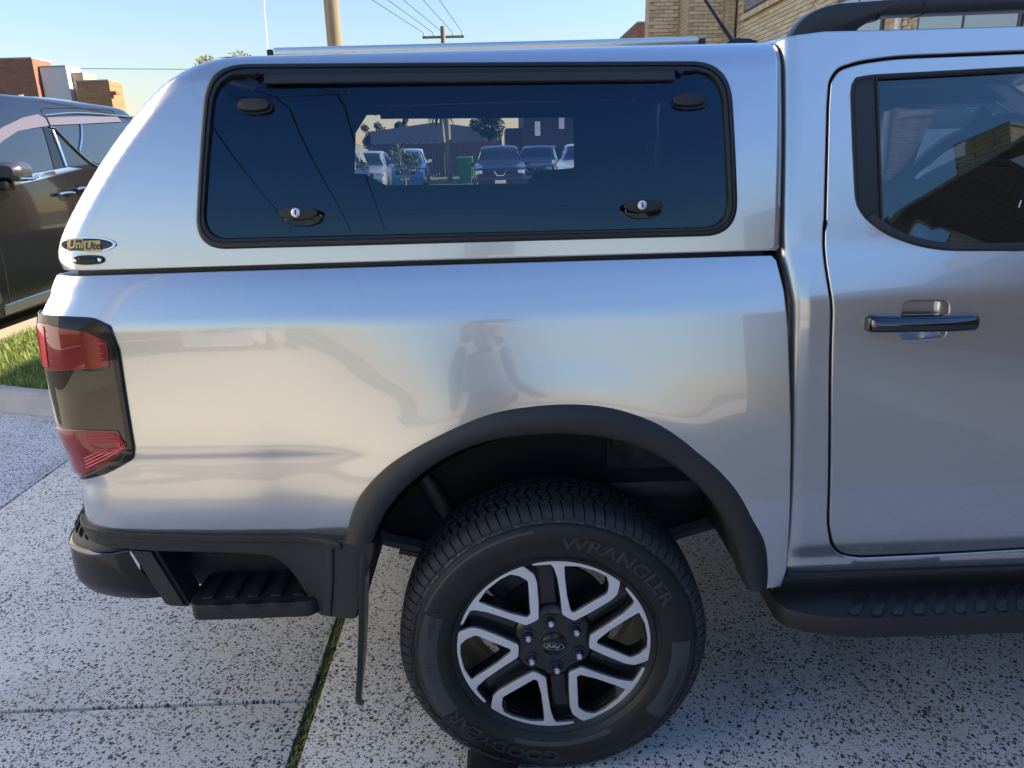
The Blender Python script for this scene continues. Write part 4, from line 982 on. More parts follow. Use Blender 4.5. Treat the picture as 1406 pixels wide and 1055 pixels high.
# roof
y18 = cab(1.0, 1.801)[1]; rows = []
prof_r = [(y18,1.801),(y18+.010,1.806),(y18+.04,1.810),(y18+.10,1.815),(y18+.25,1.826),(YC,1.850)]
prof_r = prof_r+[(2*YC-y, z) for y, z in prof_r[::-1][1:]]
for x, dz, dy in ((.535,-.040,.0),(.545,-.018,.0),(.57,-.006,0),(.62,0,0),(1.0,.0,0),(1.5,.002,0),(2.0,-.005,0),(2.12,-.02,0)):
    rows.append([(x, y, z+dz) for y, z in prof_r])
cr = MB().grid(rows).build('cab_roof', 'silver paint', truck, 60)
MB().box((.535, .26, 1.30), (.55, 2*YC-.26, 1.36)).build('cab_back', 'dark cavity', truck)
MB().box((.543, .13, .60), (.55, 2*YC-.13, 1.32)).build('cab_back_panel', 'silver paint', truck)
MB().prism([(.10,1.36),(.20,1.78),(.40,1.78),(.36,1.40),(1.55,1.40),(1.51,1.78),(1.71,1.78),(1.81,1.36)], 'x', .537, .55).build('cab_back_frame', 'silver paint', truck)
MB().box((.542, .36, 1.40), (.546, 1.55, 1.79)).build('cab_rear_glass', 'cab glass', truck)
# cab interior
MB().box((.62, .18, .70), (2.6, 1.73, .74)).build('cab_floor', 'dark cavity', truck)
plain('seat cloth', (.035, .035, .038), .85)
plain('headliner', (.30, .30, .29), .9)
for x in (.72, 1.72):
    for y in (.28, 1.05):
        st_ = MB().box((x, y, 1.0), (x+.16, y+.55, 1.47), .05, None).build('seat', 'seat cloth', truck, 60)
        MB().box((x+.02, y+.14, 1.50), (x+.11, y+.41, 1.66), .04).build('headrest', 'seat cloth', st_, 60)
# roof rail on the cab
for mir in (False, True):
    po = spline([(.578,1.788),(.597,1.83),(.629,1.861),(.678,1.8775),(.745,1.882),(.881,1.886),(1.4,1.890),(1.9,1.886),(2.02,1.86),(2.08,1.815)], 5)
    pi_ = spline([(1.95,1.815),(1.90,1.84),(1.80,1.853),(1.4,1.856),(.851,1.851),(.792,1.845),(.759,1.834),(.735,1.817),(.720,1.798)], 5)
    a, b = (.285, .335) if not mir else (2*YC-.335, 2*YC-.285)
    rr = MB().prism(po+pi_, 'y', a, b, .008).build('roof_rail', 'rail grey', truck, 40)
    MB().box((.888, a-.001, 1.850), (.8905, b+.001, 1.888), 0).build('rail_joint', 'gasket rubber', rr)
# aerial
an = MB().prism([(.60,1.845),(.82,1.845),(.78,1.862),(.70,1.894),(.655,1.897),(.63,1.885)], 'y', YC-.025, YC+.025, .008).build('aerial_base', 'satin black', truck)
MB().tube([(.655,YC,1.885),(.60,YC,1.955),(.52,YC,2.06),(.46,YC,2.14)], [.007,.005,.0042,.0035], 8).build('aerial_mast', 'satin black', an)
# running board
pl = [(.548,.10),(.548,-.015),(.562,-.045),(.60,-.068),(.66,-.088),(.74,-.099),(.90,-.102),(2.4,-.102),(2.56,-.07),(2.58,.10)]
rbd = MB().prism(pl, 'z', .447, .500, .008).build('running_board', 'trim plastic', truck, 40)
MB().box((.552,.02,.498),(2.57,.06,.545),.006).build('board_riser', 'satin black', rbd)
for i in range(40):
    x = .70+i*.050
    if x > 2.45: break
    y0 = -.090 if x > .74 else -.083
    MB().prism(rounded([(x+.058,.0),(x+.084,.0),(x+.030,y0+.012),(x+.022,y0),(x+.006,y0),(x-.0,y0+.012)], .004), 'z', .499, .5055, .002).build('grip_rib', 'satin black', rbd)
MB().box((.60,.06,.40),(2.5,1.85,.54),.01).build('cab_underside', 'underbody', truck)
# black filler standing in for the shade between cab and bed
MB().box((.50,.12,.56),(.56,1.79,1.33)).build('gap_shade_fill', 'dark cavity', truck)
# front half: fender, bonnet, screen (beyond the frame)
def nose(x):   # half width, shoulder height
    return lerp_table([(2.6,.92),(3.6,.93),(4.0,.88),(4.22,.72)], x), lerp_table([(2.6,1.22),(3.4,1.20),(4.0,1.12),(4.2,1.0)], x)
rows = []
for i in range(20):
    x = 2.62+1.58*i/19; hw, zs = nose(x); zt_ = zs+.08
    rows.append([(x,YC-hw,.95),(x,YC-hw-.012,1.08),(x,YC-hw+.01,zs),(x,YC-hw+.06,zs+.05),(x,YC-.5,zt_),(x,YC,zt_+.02),(x,YC+.5,zt_),(x,YC+hw-.06,zs+.05),(x,YC+hw-.01,zs),(x,YC+hw+.012,1.08),(x,YC+hw,.95)])
MB().grid(rows).build('bonnet', 'silver paint', truck, 50)
for s in (-1, 1):
    for xa, xb in ((2.62,2.80),(3.74,4.20)):
        MB().grid([[(x, YC+s*nose(x)[0], z) for x in (xa, (xa+xb)/2, xb)] for z in (.55, .75, .952)]).build('front_fender', 'silver paint', truck, 60)
    m = MB(); rows = []
    for k in range(25):
        a = math.pi*k/24
        rows.append([(3.27+r*math.cos(a), YC+s*(.925+d), .48+.98*r*math.sin(a)) for r, d in ((.52,-.02),(.51,.03),(.46,.03),(.46,-.06))])
    m.grid(rows).build('front_flare', 'flare plastic', truck, 50)
MB().prism([(.25,.45),(.25,1.05),(2*YC-.25,1.05),(2*YC-.25,.45)], 'x', 4.17, 4.24, .02).build('front_grille', 'satin black', truck)
MB().grid([[(2.05,y,1.80) for y in (.32,.6,YC,1.3,1.59)],[(2.62,y,1.31) for y in (.18,.55,YC,1.35,1.73)]]).build('windscreen', 'cab glass', truck, None)

text_on('window_sticker', 'I T', .022, (lambda x, y, z: surf_frame(S_cab, 1.098+x, 1.432+y)[0]+surf_frame(S_cab, 1.098+x, 1.432+y)[1]*(-.006+z)), 'white print', truck, shear=.3, ext=.0003)
# ================================================================== wheels
ZW = .382
wheel = empty('wheel', (0, 0, ZW)); wheel.parent = truck
TP = [(.020,.232),(.004,.240),(-.004,.247),(-.009,.254),(-.010,.2575),(-.0085,.259),(-.0145,.264),(-.022,.276),(-.0268,.294),(-.028,.312),(-.0265,.330),(-.022,.345),(-.0175,.3535),(-.0145,.3545),(-.013,.360),(-.006,.370),(.006,.377),(.030,.381),(.10,.384),(.17,.381),(.194,.377),(.206,.370),(.215,.355),(.224,.335),(.228,.312),(.226,.29),(.215,.268),(.20,.250),(.18,.236)]
def ysw(r):
    pr = TP[3:15]
    for (ya, ra), (yb, rb) in zip(pr, pr[1:]):
        if ra <= r <= rb: return ya+(yb-ya)*(r-ra)/(rb-ra)
    return pr[-1][0]
m = MB().lathe(TP, 128)
def flat(m, lim=-ZW+.0015):
    m.v = [(x, y, max(z, lim+.0)) for x, y, z in m.v]; return m
flat(m).build('tyre', 'tyre rubber', wheel, 40)
def block(m, a0, a1, prof, base, skew=0.):
    """tread block: prof = list of (y, r) across; sides fall to r=base"""
    n = len(prof); b = len(m.v)
    for a, e in ((a0, .0012), (a0, 0), ((a0+a1)/2, 0), (a1, 0), (a1, .0012)):
        for i, (y, r) in enumerate(prof):
            aa = a+skew*(y-prof[0][0]); rr = base if e else r
            m.v.append((rr*math.cos(aa), y, rr*math.sin(aa)))
    for i in range(4):
        for k in range(n-1): m.f.append((b+i*n+k, b+i*n+k+1, b+(i+1)*n+k+1, b+(i+1)*n+k))
    for k in (0, n-1):
        i0 = len(m.v); c = []
        for a in (a0, (a0+a1)/2, a1):
            y = prof[k][0]; aa = a+skew*(y-prof[0][0]); m.v.append((base*math.cos(aa), y, base*math.sin(aa)))
        m.f.append((i0, b+n+k, b+2*n+k, i0+1)); m.f.append((i0+1, b+2*n+k, b+3*n+k, i0+2))
m = MB(); NP = 46
for i in range(NP):
    a = 2*math.pi*i/NP; d = 2*math.pi/NP
    for k in range(2):
        a0 = a+d*(.03+.5*k)
        block(m, a0, a0+d*.43, [(-.0135,.3600),(-.0095,.3715),(.001,.3820),(.014,.3880),(.038,.3908)], .366, skew=.35)
    for k in range(2):
        a0 = a+d*(.02+.5*k)
        block(m, a0, a0+d*.38, [(.048,.3912),(.062,.392),(.076,.3924)], .380, skew=.8)
        block(m, a0+d*.2, a0+d*.58, [(.083,.3926),(.098,.393),(.113,.3926)], .380, skew=-.8)
        block(m, a0, a0+d*.38, [(.121,.3924),(.137,.392),(.151,.3912)], .380, skew=.8)
    a0 = a
    block(m, a0, a0+d*.9, [(.158,.3905),(.185,.3875),(.198,.3815),(.206,.3715)], .368)
plain('tyre tread', (.024,.024,.026), .7, var=.3, scale=25)
tr = flat(m).build('tread_blocks', 'tyre tread', wheel, 30); tr['kind'] = 'stuff'
# raised decoration, bands and lettering on the sidewall
m = MB()
for i in range(NP//2):
    a = 2*math.pi*i/(NP//2)
    for (da, r0, r1) in ((.0, .3555, .3605), (.045, .3575, .3645), (.115, .3575, .3645), (.155, .3555, .3605)):
        q = MB(); rows = []
        for r in (r0, r1):
            rows.append([(r*math.cos(a+da+t), ysw(min(r,.359))-.0022+max(0,r-.359)*1.2, r*math.sin(a+da+t)) for t in (0, .012, .024, .036)])
        m.grid(rows)
m.build('sidewall_lugs', 'tyre band', wheel, 40)
def band(a0, a1, r0, r1, h=.0012, mat='tyre band', name='sidewall_band', steps=True):
    rows = []; n = max(6, int(abs(a1-a0)/.04))
    for t in [i/8 for i in range(9)]:
        rows.append([])
        for k in range(n+1):
            a = R(a0)+(R(a1)-R(a0))*k/n; rr = r1
            if steps and (k//3) % 2: rr = r1-.006
            r = r0+(rr-r0)*t; hh = h if 0 < t < 1 else 0
            rows[-1].append((r*math.cos(a), ysw(r)-hh, r*math.sin(a)))
    MB().grid(rows).build(name, mat, wheel, 40)
a_ = 57.3
band(158, 212, .292, .348); band(-38, 4, .292, .348); band(98, 157, .336, .3505); band(-112, -60, .276, .288, steps=False)
for r in (.268, .351): MB().lathe([(ysw(r)+.001, r-.0012), (ysw(r)-.0008, r), (ysw(r)+.001, r+.0012)], 128).build('sidewall_ring', 'tyre rubber', wheel, 60)
def on_tyre(th, rc, h=.0018):
    def f(x, y, z):
        a = R(th)-x/rc; r = rc+y; return (r*math.cos(a), ysw(r)-h-z*.5, r*math.sin(a))
    return f
for txt, th, rc, size, sx in (('WRANGLER', 56, .307, .046, 1.32), ('GOODYEAR', -118, .310, .046, 1.28), ('TERRITORY', -20, .322, .022, 1.15), ('255/65R18', 160, .312, .021, 1.1), ('M+S', 186, .315, .018, 1.2), ('TERRITORY', 130, .322, .012, 1.1)):
    text_on('sidewall_lettering', txt, size, on_tyre(th, rc, .0022 if rc > .3 else .0015), 'tyre letter', wheel, sx=sx, bold=.0010 if size > .03 else .0003, ext=.0012)
# rim
def W(s, z): return (s, 0., z)
def pol(l, dt=0., f=1.): return [(r*f*math.cos(R(65.7+a+dt)), r*f*math.sin(R(65.7+a+dt))) for r, a in l]
UO = [(.2430,36.5),(.2465,28.7),(.2470,20.0),(.2475,9.1),(.2475,-1.4),(.2475,-10.2),(.2480,-16.7),(.2361,-19.3),(.2141,-23.0),(.1895,-23.4),(.136,-19.6),(.0910,-11.0),(.0900,-2.7),(.0959,10.8),(.1453,17.2),(.1964,21.0),(.2259,23.6),(.2358,25.5),(.2389,36.0)]
UH = [(.2318,17.6),(.2365,8.4),(.2375,-2.2),(.2365,-9.5),(.2227,-14.0),(.1998,-18.1),(.1491,-12.6),(.1085,-4.2),(.1090,1.6),(.1473,11.3),(.2,16.3)]
for k in range(6):
    o_ = rounded(pol(UO, 60*k), [.002,0,0,0,0,0,.002,.004,.005,.005,0,.004,.003,.004,0,0,.004,.005,.002], 3); h_ = rounded(pol(UH, 60*k), [.004,0,0,.005,.005,.005,0,.005,.005,0,0], 3)
    sb = panel('spoke', lambda s, z: (s, .004, z), o_, 'wheel black', wheel, holes=[h_], step=.03, bstep=.012, depth=.040, edge=.004)
    panel('machined_face', lambda s, z: (s, .0, z), o_, 'machined alloy', sb, holes=[h_], step=.02, bstep=.012, depth=.004, edge=.0008)
    a = R(95.7+60*k); ca, sa = math.cos(a), math.sin(a)
    M = Matrix(((ca, 0, -sa, 0), (0, 1, 0, 0), (sa, 0, ca, 0), (0, 0, 0, 1)))
    MB().prism([(.06,-.030),(.13,-.022),(.236,-.030),(.236,.030),(.13,.022),(.06,.030)], 'y', .030, .052, .006, M @ Matrix.Identity(4)).build('recessed_spoke', 'wheel black', wheel)
m = MB().lathe([(.012,0),(.012,.030),(.012,.050),(.013,.085),(.016,.095),(.024,.106),(.05,.112)], 72); m.build('hub_face', 'wheel black', wheel, 50)
MB().lathe([(.004,.248),(-.004,.2505),(.0,.2535),(.010,.2525),(.012,.243),(.03,.238),(.06,.232),(.10,.226),(.20,.224),(.215,.236)], 96).build('rim_barrel', 'wheel black', wheel, 50)
for k in range(6):
    a = R(95.7+60*k); c = (.06985*math.cos(a), 0, .06985*math.sin(a))
    MB().lathe([(.0118,.0185),(.0095,.0185),(.0095,.0150),(.0118,.0145)], 28, c).build('lug_socket', 'wheel black', wheel, 30)
    MB().lathe([(.014,.0115),(.000,.0112),(-.006,.0098),(-.010,.0062),(-.011,0)], 6, c, R(15), R(375)).build('lug_nut', 'chrome', wheel, 25)
cc = MB().lathe([(.012,.0330),(.009,.0325),(.0085,.0310),(.0075,.0300),(.0055,.028),(.0035,.015),(.003,0)], 48).build('centre_cap', 'gloss black', wheel, 50)
# oval emblem on the cap (the wheel stopped upside down)
rot = R(180-8)
def capf(x, y, z):
    return (x*math.cos(rot)-y*math.sin(rot), .0015-z+(x*x+y*y)*3.2, x*math.sin(rot)+y*math.cos(rot))
rows = []
for k, h in ((1,.0),(1,.0014),(.93,.0014),(.92,.0006)): rows.append([capf(.0262*k*math.cos(t), .0105*k*math.sin(t), h) for t in [2*math.pi*i/40 for i in range(40)]])
MB().grid(rows, True).build('emblem_ring', 'bright steel', wheel, 40)
text_on('emblem_script', 'Ford', .0175, lambda x, y, z: capf(x, y+.0005, .0012+z), 'bright steel', wheel, sx=.95, shear=.35, bold=.0002, ext=.0004)
MB().lathe([(.115,.03),(.115,.165),(.128,.165),(.128,.03)], 64).build('brake_disc', 'frame steel', wheel, 30)
cal = []
for k in range(9):
    a = R(104+5*k); cal.append([(r*math.cos(a), y, r*math.sin(a)) for r, y in ((.145,.14),(.145,.085),(.160,.072),(.190,.072),(.205,.085),(.205,.14))])
m = MB().grid(cal, True); m.f.append(tuple(range(6))); m.f.append(tuple(48+i for i in range(6))); cp = m.build('brake_caliper', 'galvanised', wheel, 40)
MB().grid([[(r*math.cos(R(a)), .0705, r*math.sin(R(a))) for a in (112,118,124,130,136)] for r in (.162,.188)]).build('caliper_label', 'satin black', wheel, None)
for x, mir in ((3.27, 0), (0, 1), (3.27, 1)):
    c = copy_tree(wheel, truck); c.location = (x, 2*YC if mir else 0, ZW)
    if mir: c.rotation_euler = (0, 0, math.pi)
# ================================================================== parked vehicles
def car_paint(name, col, metal=.5):
    plain(name, col, .3, metal=metal, coat=1., var=.04)
for n_, c_ in (('paint black', (.012,.012,.014)), ('paint white', (.72,.72,.70)), ('paint navy', (.02,.03,.06)), ('paint silver', (.42,.43,.44)), ('paint grey', (.09,.09,.10)), ('paint blue', (.05,.18,.36))): car_paint(n_, c_)
plain('plate', (.7,.7,.66), .5); plain('amber', (.6,.2,.02), .3)
STY = {  # station tables: fraction of length -> top height, roof half-width share; belt height
    'suv': dict(L=4.6, Wd=1.82, H=1.70, belt=1.02, top=[(0,.62),(.02,.86),(.05,.96),(.22,1.08),(.28,1.12),(.40,1.60),(.46,1.68),(.62,1.70),(.86,1.66),(.93,1.52),(.985,1.05),(1,.75)], cab=(.27,.95)),
    'ute': dict(L=5.2, Wd=1.86, H=1.80, belt=1.12, top=[(0,.70),(.02,.95),(.05,1.05),(.22,1.15),(.27,1.19),(.37,1.70),(.42,1.79),(.58,1.80),(.63,1.74),(.66,1.20),(.99,1.18),(1,.80)], cab=(.26,.665)),
    'van': dict(L=4.9, Wd=1.85, H=1.95, belt=1.15, top=[(0,.62),(.02,.90),(.05,1.02),(.13,1.16),(.17,1.22),(.29,1.80),(.35,1.92),(.60,1.95),(.92,1.92),(.97,1.70),(.99,1.1),(1,.8)], cab=(.16,.98))}
def make_car(style, paint, name, label, cat, loc, rz, group=None):
    """vehicle with its nose towards local -Y, standing on z=0"""
    d = STY[style]; L, hw, belt = d['L'], d['Wd']/2, d['belt']; top = lambda t: lerp_table(d['top'], t); c0, c1 = d['cab']
    root = tag(empty(name, loc, rz), label, cat, group)
    wz = .34; ax = (.185, .80)
    def half(t): return hw*(1-.16*max(0, (.10-t)/.10)**2-.06*max(0, (t-.9)/.1)**2)
    def sec(t):
        zt = top(t); h = half(t); g = zt > belt+.12; zs = min(belt, zt-.06)
        wr = h*.74 if g else h*.86
        k = max(0, min(1, (zt-belt-.05)/.35)); we = h*.97+(h*.73-h*.97)*k; zr = zt-.05 if g else zt-.02
        return [(h*.90, .24), (h*.985, .34), (h, .58), (h*.985, zs*.88), (h*.965, zs), (we+(h*.965-we)*.35*(1 if k > 0 else 1), zs+(zr-zs)*.6), (we, zr), (we*.86, zt-.008), (we*.4, zt+.012), (0, zt+.016)]
    ts = sorted(set([0,.01,.02,.035,.05,.08,.12,.16,.2,.22,.25,.27,.29,.32,.35,.37,.40,.43,.46,.5,.55,.6,.63,.645,.66,.7,.75,.8,.85,.9,.93,.95,.97,.985,.995,1]))
    rows = []
    for t in ts:
        s = sec(t); y = -L/2+L*t; rows.append([(x, y, z) for x, z in s]+[(-x, y, z) for x, z in s[::-1][1:]])
    m = MB().grid(rows); n = len(rows[0]); m.f.append(tuple(range(n))); m.f.append(tuple((len(rows)-1)*n+i for i in range(n)))
    m.build('body', paint, root, 38)
    def side(t, f):    # point on the glasshouse side, f from belt to roof rail
        s = sec(t); x = s[4][0]+(s[6][0]-s[4][0])*f; z = s[4][1]+(s[6][1]-s[4][1])*f; xm = s[5][0]
        x += (xm-(s[4][0]*.4+s[6][0]*.6))*(1-abs(f-.6)/.6) if f > 0 else 0
        return x+.006, -L/2+L*t, z
    segs = {'suv': [(.325,.50),(.515,.69),(.705,.83)], 'ute': [(.32,.46),(.475,.60)], 'van': [(.235,.40),(.415,.66),(.675,.90)]}[style]
    for sx in (-1, 1):
        for a, b in segs:
            rows = []
            for f in (.06, .35, .65, .93):
                r = []
                for i in range(6):
                    t = a+(b-a)*i/5
                    x, y, z = side(t, f); r.append((sx*x, y, z))
                rows.append(r)
            MB().grid(rows).build('side_window', 'car glass dark', root, 60)
        # lamps, mirrors, wheels and arches
        y0 = -L/2
        MB().box((sx*hw*.80-.13, y0+.06, belt-.28), (sx*hw*.80+.11, y0+.26, belt-.15), .03).build('headlamp', 'headlamp', root)
        MB().box((sx*hw*.80-.08, y0+.035, .42), (sx*hw*.80+.06, y0+.1, .50), .02).build('fog_lamp', 'headlamp', root)
        mt = c0+.055; MB().box((sx*(hw+.10)-.10, y0+L*mt, belt-.02), (sx*(hw+.10)+.10, y0+L*mt+.10, belt+.13), .04).build('mirror', paint, root)
        MB().box((sx*hw*.88-.08, L/2-.14, belt-.22), (sx*hw*.88+.08, L/2-.02, belt+.02), .03).build('tail_light', 'red lens', root)
        for a in ax:
            y = y0+L*a
            MB().lathe([(sx*(hw-.16),.385),(sx*(hw+.004),.385)], 24, (0,0,0)).v
            w = MB()
            for k in range(25):
                q = math.pi*k/24
                w.v += [(sx*(hw+.006), y+.40*math.cos(q), .30+.40*math.sin(q)), (sx*(hw+.006), y+.0*math.cos(q), .26)]
            w.f = [(2*k, 2*k+2, 2*k+3, 2*k+1) for k in range(24)]; w.build('wheel_arch', 'dark cavity', root, None)
            tm = MB(); prof = [(.0,.20),(-.01,.22),(-.012,.30),(.0,.335),(.19,.335),(.21,.30)]
            vv = MB().lathe(prof, 32)
            tm.add([(sx*(hw+.012-v[1]), y+v[0], wz+v[2]) for v in vv.v], vv.f); ty = tm.build('wheel', 'tyre rubber', root, 40)
            rm = MB(); vv = MB().lathe([(.012,0),(.012,.05),(.03,.06),(.02,.16),(.0,.205),(.02,.215)], 24); rm.add([(sx*(hw+.012-v[1]), y+v[0], wz+v[2]) for v in vv.v], vv.f); rm.build('rim', 'bright steel', ty, 30)
    # windscreen, grille, plate
    fr = [t for t in ts if c0 <= t <= {'suv': .41, 'ute': .385, 'van': .30}[style]]
    rows = []
    for t in fr[0:]:
        s = sec(t); w_ = s[7][0]*1.0; rows.append([(w_*k, -L/2+L*t-.012, s[7][1]+.012-.0*abs(k)+(s[9][1]-s[7][1])*(1-abs(k))) for k in (-.98,-.5,0,.5,.98)])
    if len(rows) > 1: MB().grid(rows).build('windscreen', 'car glass dark', root, 60)
    MB().box((-.42, -L/2-.012, belt-.34), (.42, -L/2+.1, belt-.16), .03).build('grille', 'gloss black', root)
    MB().tube([(-.22,-L/2-.02,belt-.17),(-.10,-L/2-.03,belt-.32),(.10,-L/2-.03,belt-.32),(.22,-L/2-.02,belt-.17)], .018, 6).build('grille_trim', 'chrome', root)
    MB().box((-.19, -L/2-.03, .44), (.19, -L/2-.005, .55), .004).build('number_plate', 'plate', root)
    MB().box((-hw*.9, -L/2+.02, .20), (hw*.9, -L/2+.2, .40), .03).build('bumper', 'trim plastic', root)
    return root
g = N('car glass dark'); g.bsdf(Base_Color=(.010,.012,.014), Roughness=.03, Coat_Weight=1., Coat_Roughness=.0, Coat_IOR=1.6)
GZ = .13
make_car('suv', 'paint black', 'parked_suv', 'dark SUV parked nose-on, seen in the middle through the canopy windows', 'car', (.05, 27, GZ+.02), 0, 'cars seen through the canopy')
make_car('suv', 'paint grey', 'parked_suv', 'grey SUV right of the nose-on dark SUV, seen through the canopy windows', 'car', (1.75, 31, GZ+.02), R(-12), 'cars seen through the canopy')
make_car('suv', 'paint white', 'parked_suv', 'white SUV at the right edge of the view through the canopy windows', 'car', (3.15, 27, GZ+.02), R(-8), 'cars seen through the canopy')
make_car('ute', 'paint white', 'parked_ute', 'white utility truck parked on the street, seen through the canopy windows', 'ute', (-4.55, 39, GZ), R(4), 'cars seen through the canopy')
make_car('van', 'paint navy', 'parked_van', 'dark blue van at the left edge of the view through the canopy windows', 'van', (-5.5, 24.2, GZ-.02), R(2), 'cars seen through the canopy')
make_car('suv', 'paint silver', 'parked_suv', 'silver SUV parked behind the dark blue van, seen through the canopy windows', 'car', (-5.45, 31, GZ-.02), R(3), 'cars seen through the canopy')
make_car('suv', 'paint blue', 'parked_hatchback', 'blue car parked just in front of the white utility truck', 'car', (-4.15, 33.8, GZ-.0), R(4), 'cars seen through the canopy')
make_car('suv', 'paint white', 'parked_suv', 'white SUV behind the photographer, mirrored in the truck bed', 'car', (-5.8, -13, .0), R(170), 'cars behind the photographer')

# ---- black people-mover parked on the street, beside the truck's tail
pm = tag(empty('people_mover', (-5.3, 5.9, GZ)), 'black people mover van with chrome window line parked behind the truck tail', 'van')
pm_off = Vector((-5.3, 5.9, GZ))
plain('mover paint', (.006,.006,.0075), .15, coat=.9, var=.04, spec=.5)
plain('visor acrylic', (.13,.10,.11), .08, coat=1., var=.05)
XM = -5.32
Y0, Y1 = 3.25, 8.55
def pm_top(s): return lerp_table([(3.25,.85),(3.32,1.15),(3.6,1.32),(4.15,1.46),(4.5,1.70),(5.0,2.02),(5.4,2.18),(5.9,2.235),(7.0,2.262),(8.1,2.24),(8.4,2.12),(8.55,1.5)], s)
rows = []
for i in range(54):
    s = Y0+(Y1-Y0)*i/53; zt = pm_top(s); r = []; tp = 0.
    if s > 8.2: tp = .5*(s-8.2)**2
    ze = min(zt-.055, 2.19)
    for z in [.32+(ze-.32)*k/16 for k in range(17)]: x, y, _ = van(s, z); r.append((x-tp, y, z))
    x, y, _ = van(s, ze)
    for dx, zz in ((.02, ze+.022), (.06, ze+.04), (.16, zt-.004), (.4, zt+.012)): r.append((x-tp-dx, y, zz))
    r.append((XM, y, zt+.016)); r = [tuple(Vector(p)-pm_off) for p in r]
    cx = XM-pm_off.x; r += [(2*cx-p[0], p[1], p[2]) for p in r[::-1][1:]]; rows.append(r)
m = MB().grid(rows); n = len(rows[0]); m.f += [tuple(range(n)), tuple(53*n+i for i in range(n))]; m.build('body', 'mover paint', pm, 40)
def S_van(s, z): return tuple(Vector(van(s, z))-pm_off)
def vp(name, o, mat, off=.006, depth=.006, edge=.002, step=.05): return panel(name, S_van, o, mat, pm, step=step, bstep=.03, depth=depth, edge=edge, off=off)
vp('front_door_window', [(4.55,1.44),(5.209,1.471),(5.567,1.497),(6.066,1.542),(6.178,1.927),(6.0,1.922),(5.731,1.895),(5.432,1.80),(5.1,1.68),(4.8,1.55)], 'car glass dark')
vp('pillar_cover', [(6.085,1.544),(6.242,1.559),(6.30,1.928),(6.196,1.930)], 'gloss black', .007)
vp('sliding_door_window', [(6.33,1.95),(6.57,1.965),(7.713,2.03),(8.2,2.05),(8.3,1.60),(7.6,1.56),(6.925,1.58),(6.801,1.614),(6.638,1.72),(6.484,1.861)], 'car glass dark')
vp('wind_deflector', [(4.9,1.66),(5.2,1.78),(5.523,1.905),(5.91,2.005),(6.197,2.05),(6.288,2.015),(6.29,1.948),(6.0,1.917),(5.731,1.882),(5.439,1.79),(5.15,1.67),(4.95,1.60)], 'visor acrylic', .022, .02)
vp('wind_deflector', [(6.333,2.026),(7.027,2.068),(7.838,2.10),(7.888,2.048),(6.933,1.99),(6.322,1.955)], 'visor acrylic', .022, .02)
def vt(name, pts, r, mat, off=.01): MB().tube([surf_frame(S_van, *q)[0]+surf_frame(S_van, *q)[1]*off for q in spline(pts, 6)], r, 8).build(name, mat, pm, 60)
vt('window_chrome', [(6.309,1.938),(6.393,1.930),(6.454,1.872),(6.63,1.709),(6.805,1.590),(6.95,1.552),(7.3,1.535),(8.2,1.54)], .011, 'chrome')
vt('window_chrome', [(6.319,2.05),(7.065,2.108),(8.30,2.12)], .013, 'chrome')
vt('pillar_chrome', [(6.335,1.91),(6.32,1.75),(6.30,1.56)], .018, 'chrome')
vt('pillar_chrome', [(6.955,2.02),(6.83,1.86),(6.66,1.71)], .012, 'chrome', .014)
vp('belt_chrome', [(4.6,1.36),(5.162,1.390),(5.279,1.405),(5.9,1.463),(6.592,1.532),(6.331,1.552),(5.541,1.493),(5.207,1.467),(4.6,1.42)], 'chrome', .010, .01)
vp('sill_trim', [(4.88,.335),(5.69,.345),(7.3,.355),(7.3,.425),(5.69,.418),(4.88,.405)], 'paint grey', .008, .012)
vt('sill_chrome', [(4.88,.415),(5.69,.430),(7.3,.44)], .010, 'chrome', .006)
for q in ([(6.293,1.483),(6.25,1.24),(6.226,1.159),(6.20,.80),(6.19,.43)], [(4.954,.911),(4.959,.623),(4.964,.430)], [(4.954,.911),(4.90,1.15),(4.75,1.36)], [(6.314,2.083),(6.403,2.122),(7.1,2.16),(7.783,2.178),(7.842,2.149)]): vt('door_seam', q, .0045, 'dark cavity', .001)
for a, b, zc in ((5.965,6.235,1.298),(6.30,6.50,1.33)):
    vp('handle_bowl', rounded([(a+.05,zc-.06),(b-.05,zc-.06),(b-.05,zc+.05),(a+.05,zc+.05)], .05), 'gloss black', .004, .004)
    vt('door_handle', [(a,zc),(a+.05,zc+.006),((a+b)/2,zc+.008),(b-.05,zc+.006),(b,zc)], .019, 'chrome', .035)
mr = []
for k in range(9):
    t = k/8; w_ = min(1, .55+2.2*t, 1.0)*(1 if t < .8 else 1-.45*(t-.8)/.2); s = 5.02+.29*t; c = Vector((-4.25-.02*t, s, 1.535))-pm_off
    sec = [(-.12,-.075),(.05,-.085),(.10,-.05),(.11,.02),(.08,.07),(.0,.09),(-.09,.085),(-.12,.05)]
    mr.append([tuple(c+Vector((a_*w_, 0, b_*w_))) for a_, b_ in sec])
m = MB().grid(mr, True); m.f += [tuple(range(8)), tuple(64+i for i in range(8))]; mrr = m.build('door_mirror', 'paint grey', pm, 50)
MB().tube([Vector((-4.17,5.06,1.472))-pm_off, Vector((-4.135,5.18,1.468))-pm_off, Vector((-4.16,5.30,1.485))-pm_off], .014, 8).build('mirror_chrome', 'chrome', mrr)
MB().box(tuple(Vector((-4.44,5.0,1.38))-pm_off), tuple(Vector((-4.26,5.13,1.46))-pm_off), .02).build('mirror_foot', 'satin black', pm)
MB().prism([(7.10,2.262),(7.29,2.335),(7.31,2.33),(7.30,2.262)], 'x', XM-.02, XM+.02, .006, Matrix.Translation(-pm_off)).build('roof_fin', 'paint silver', pm)
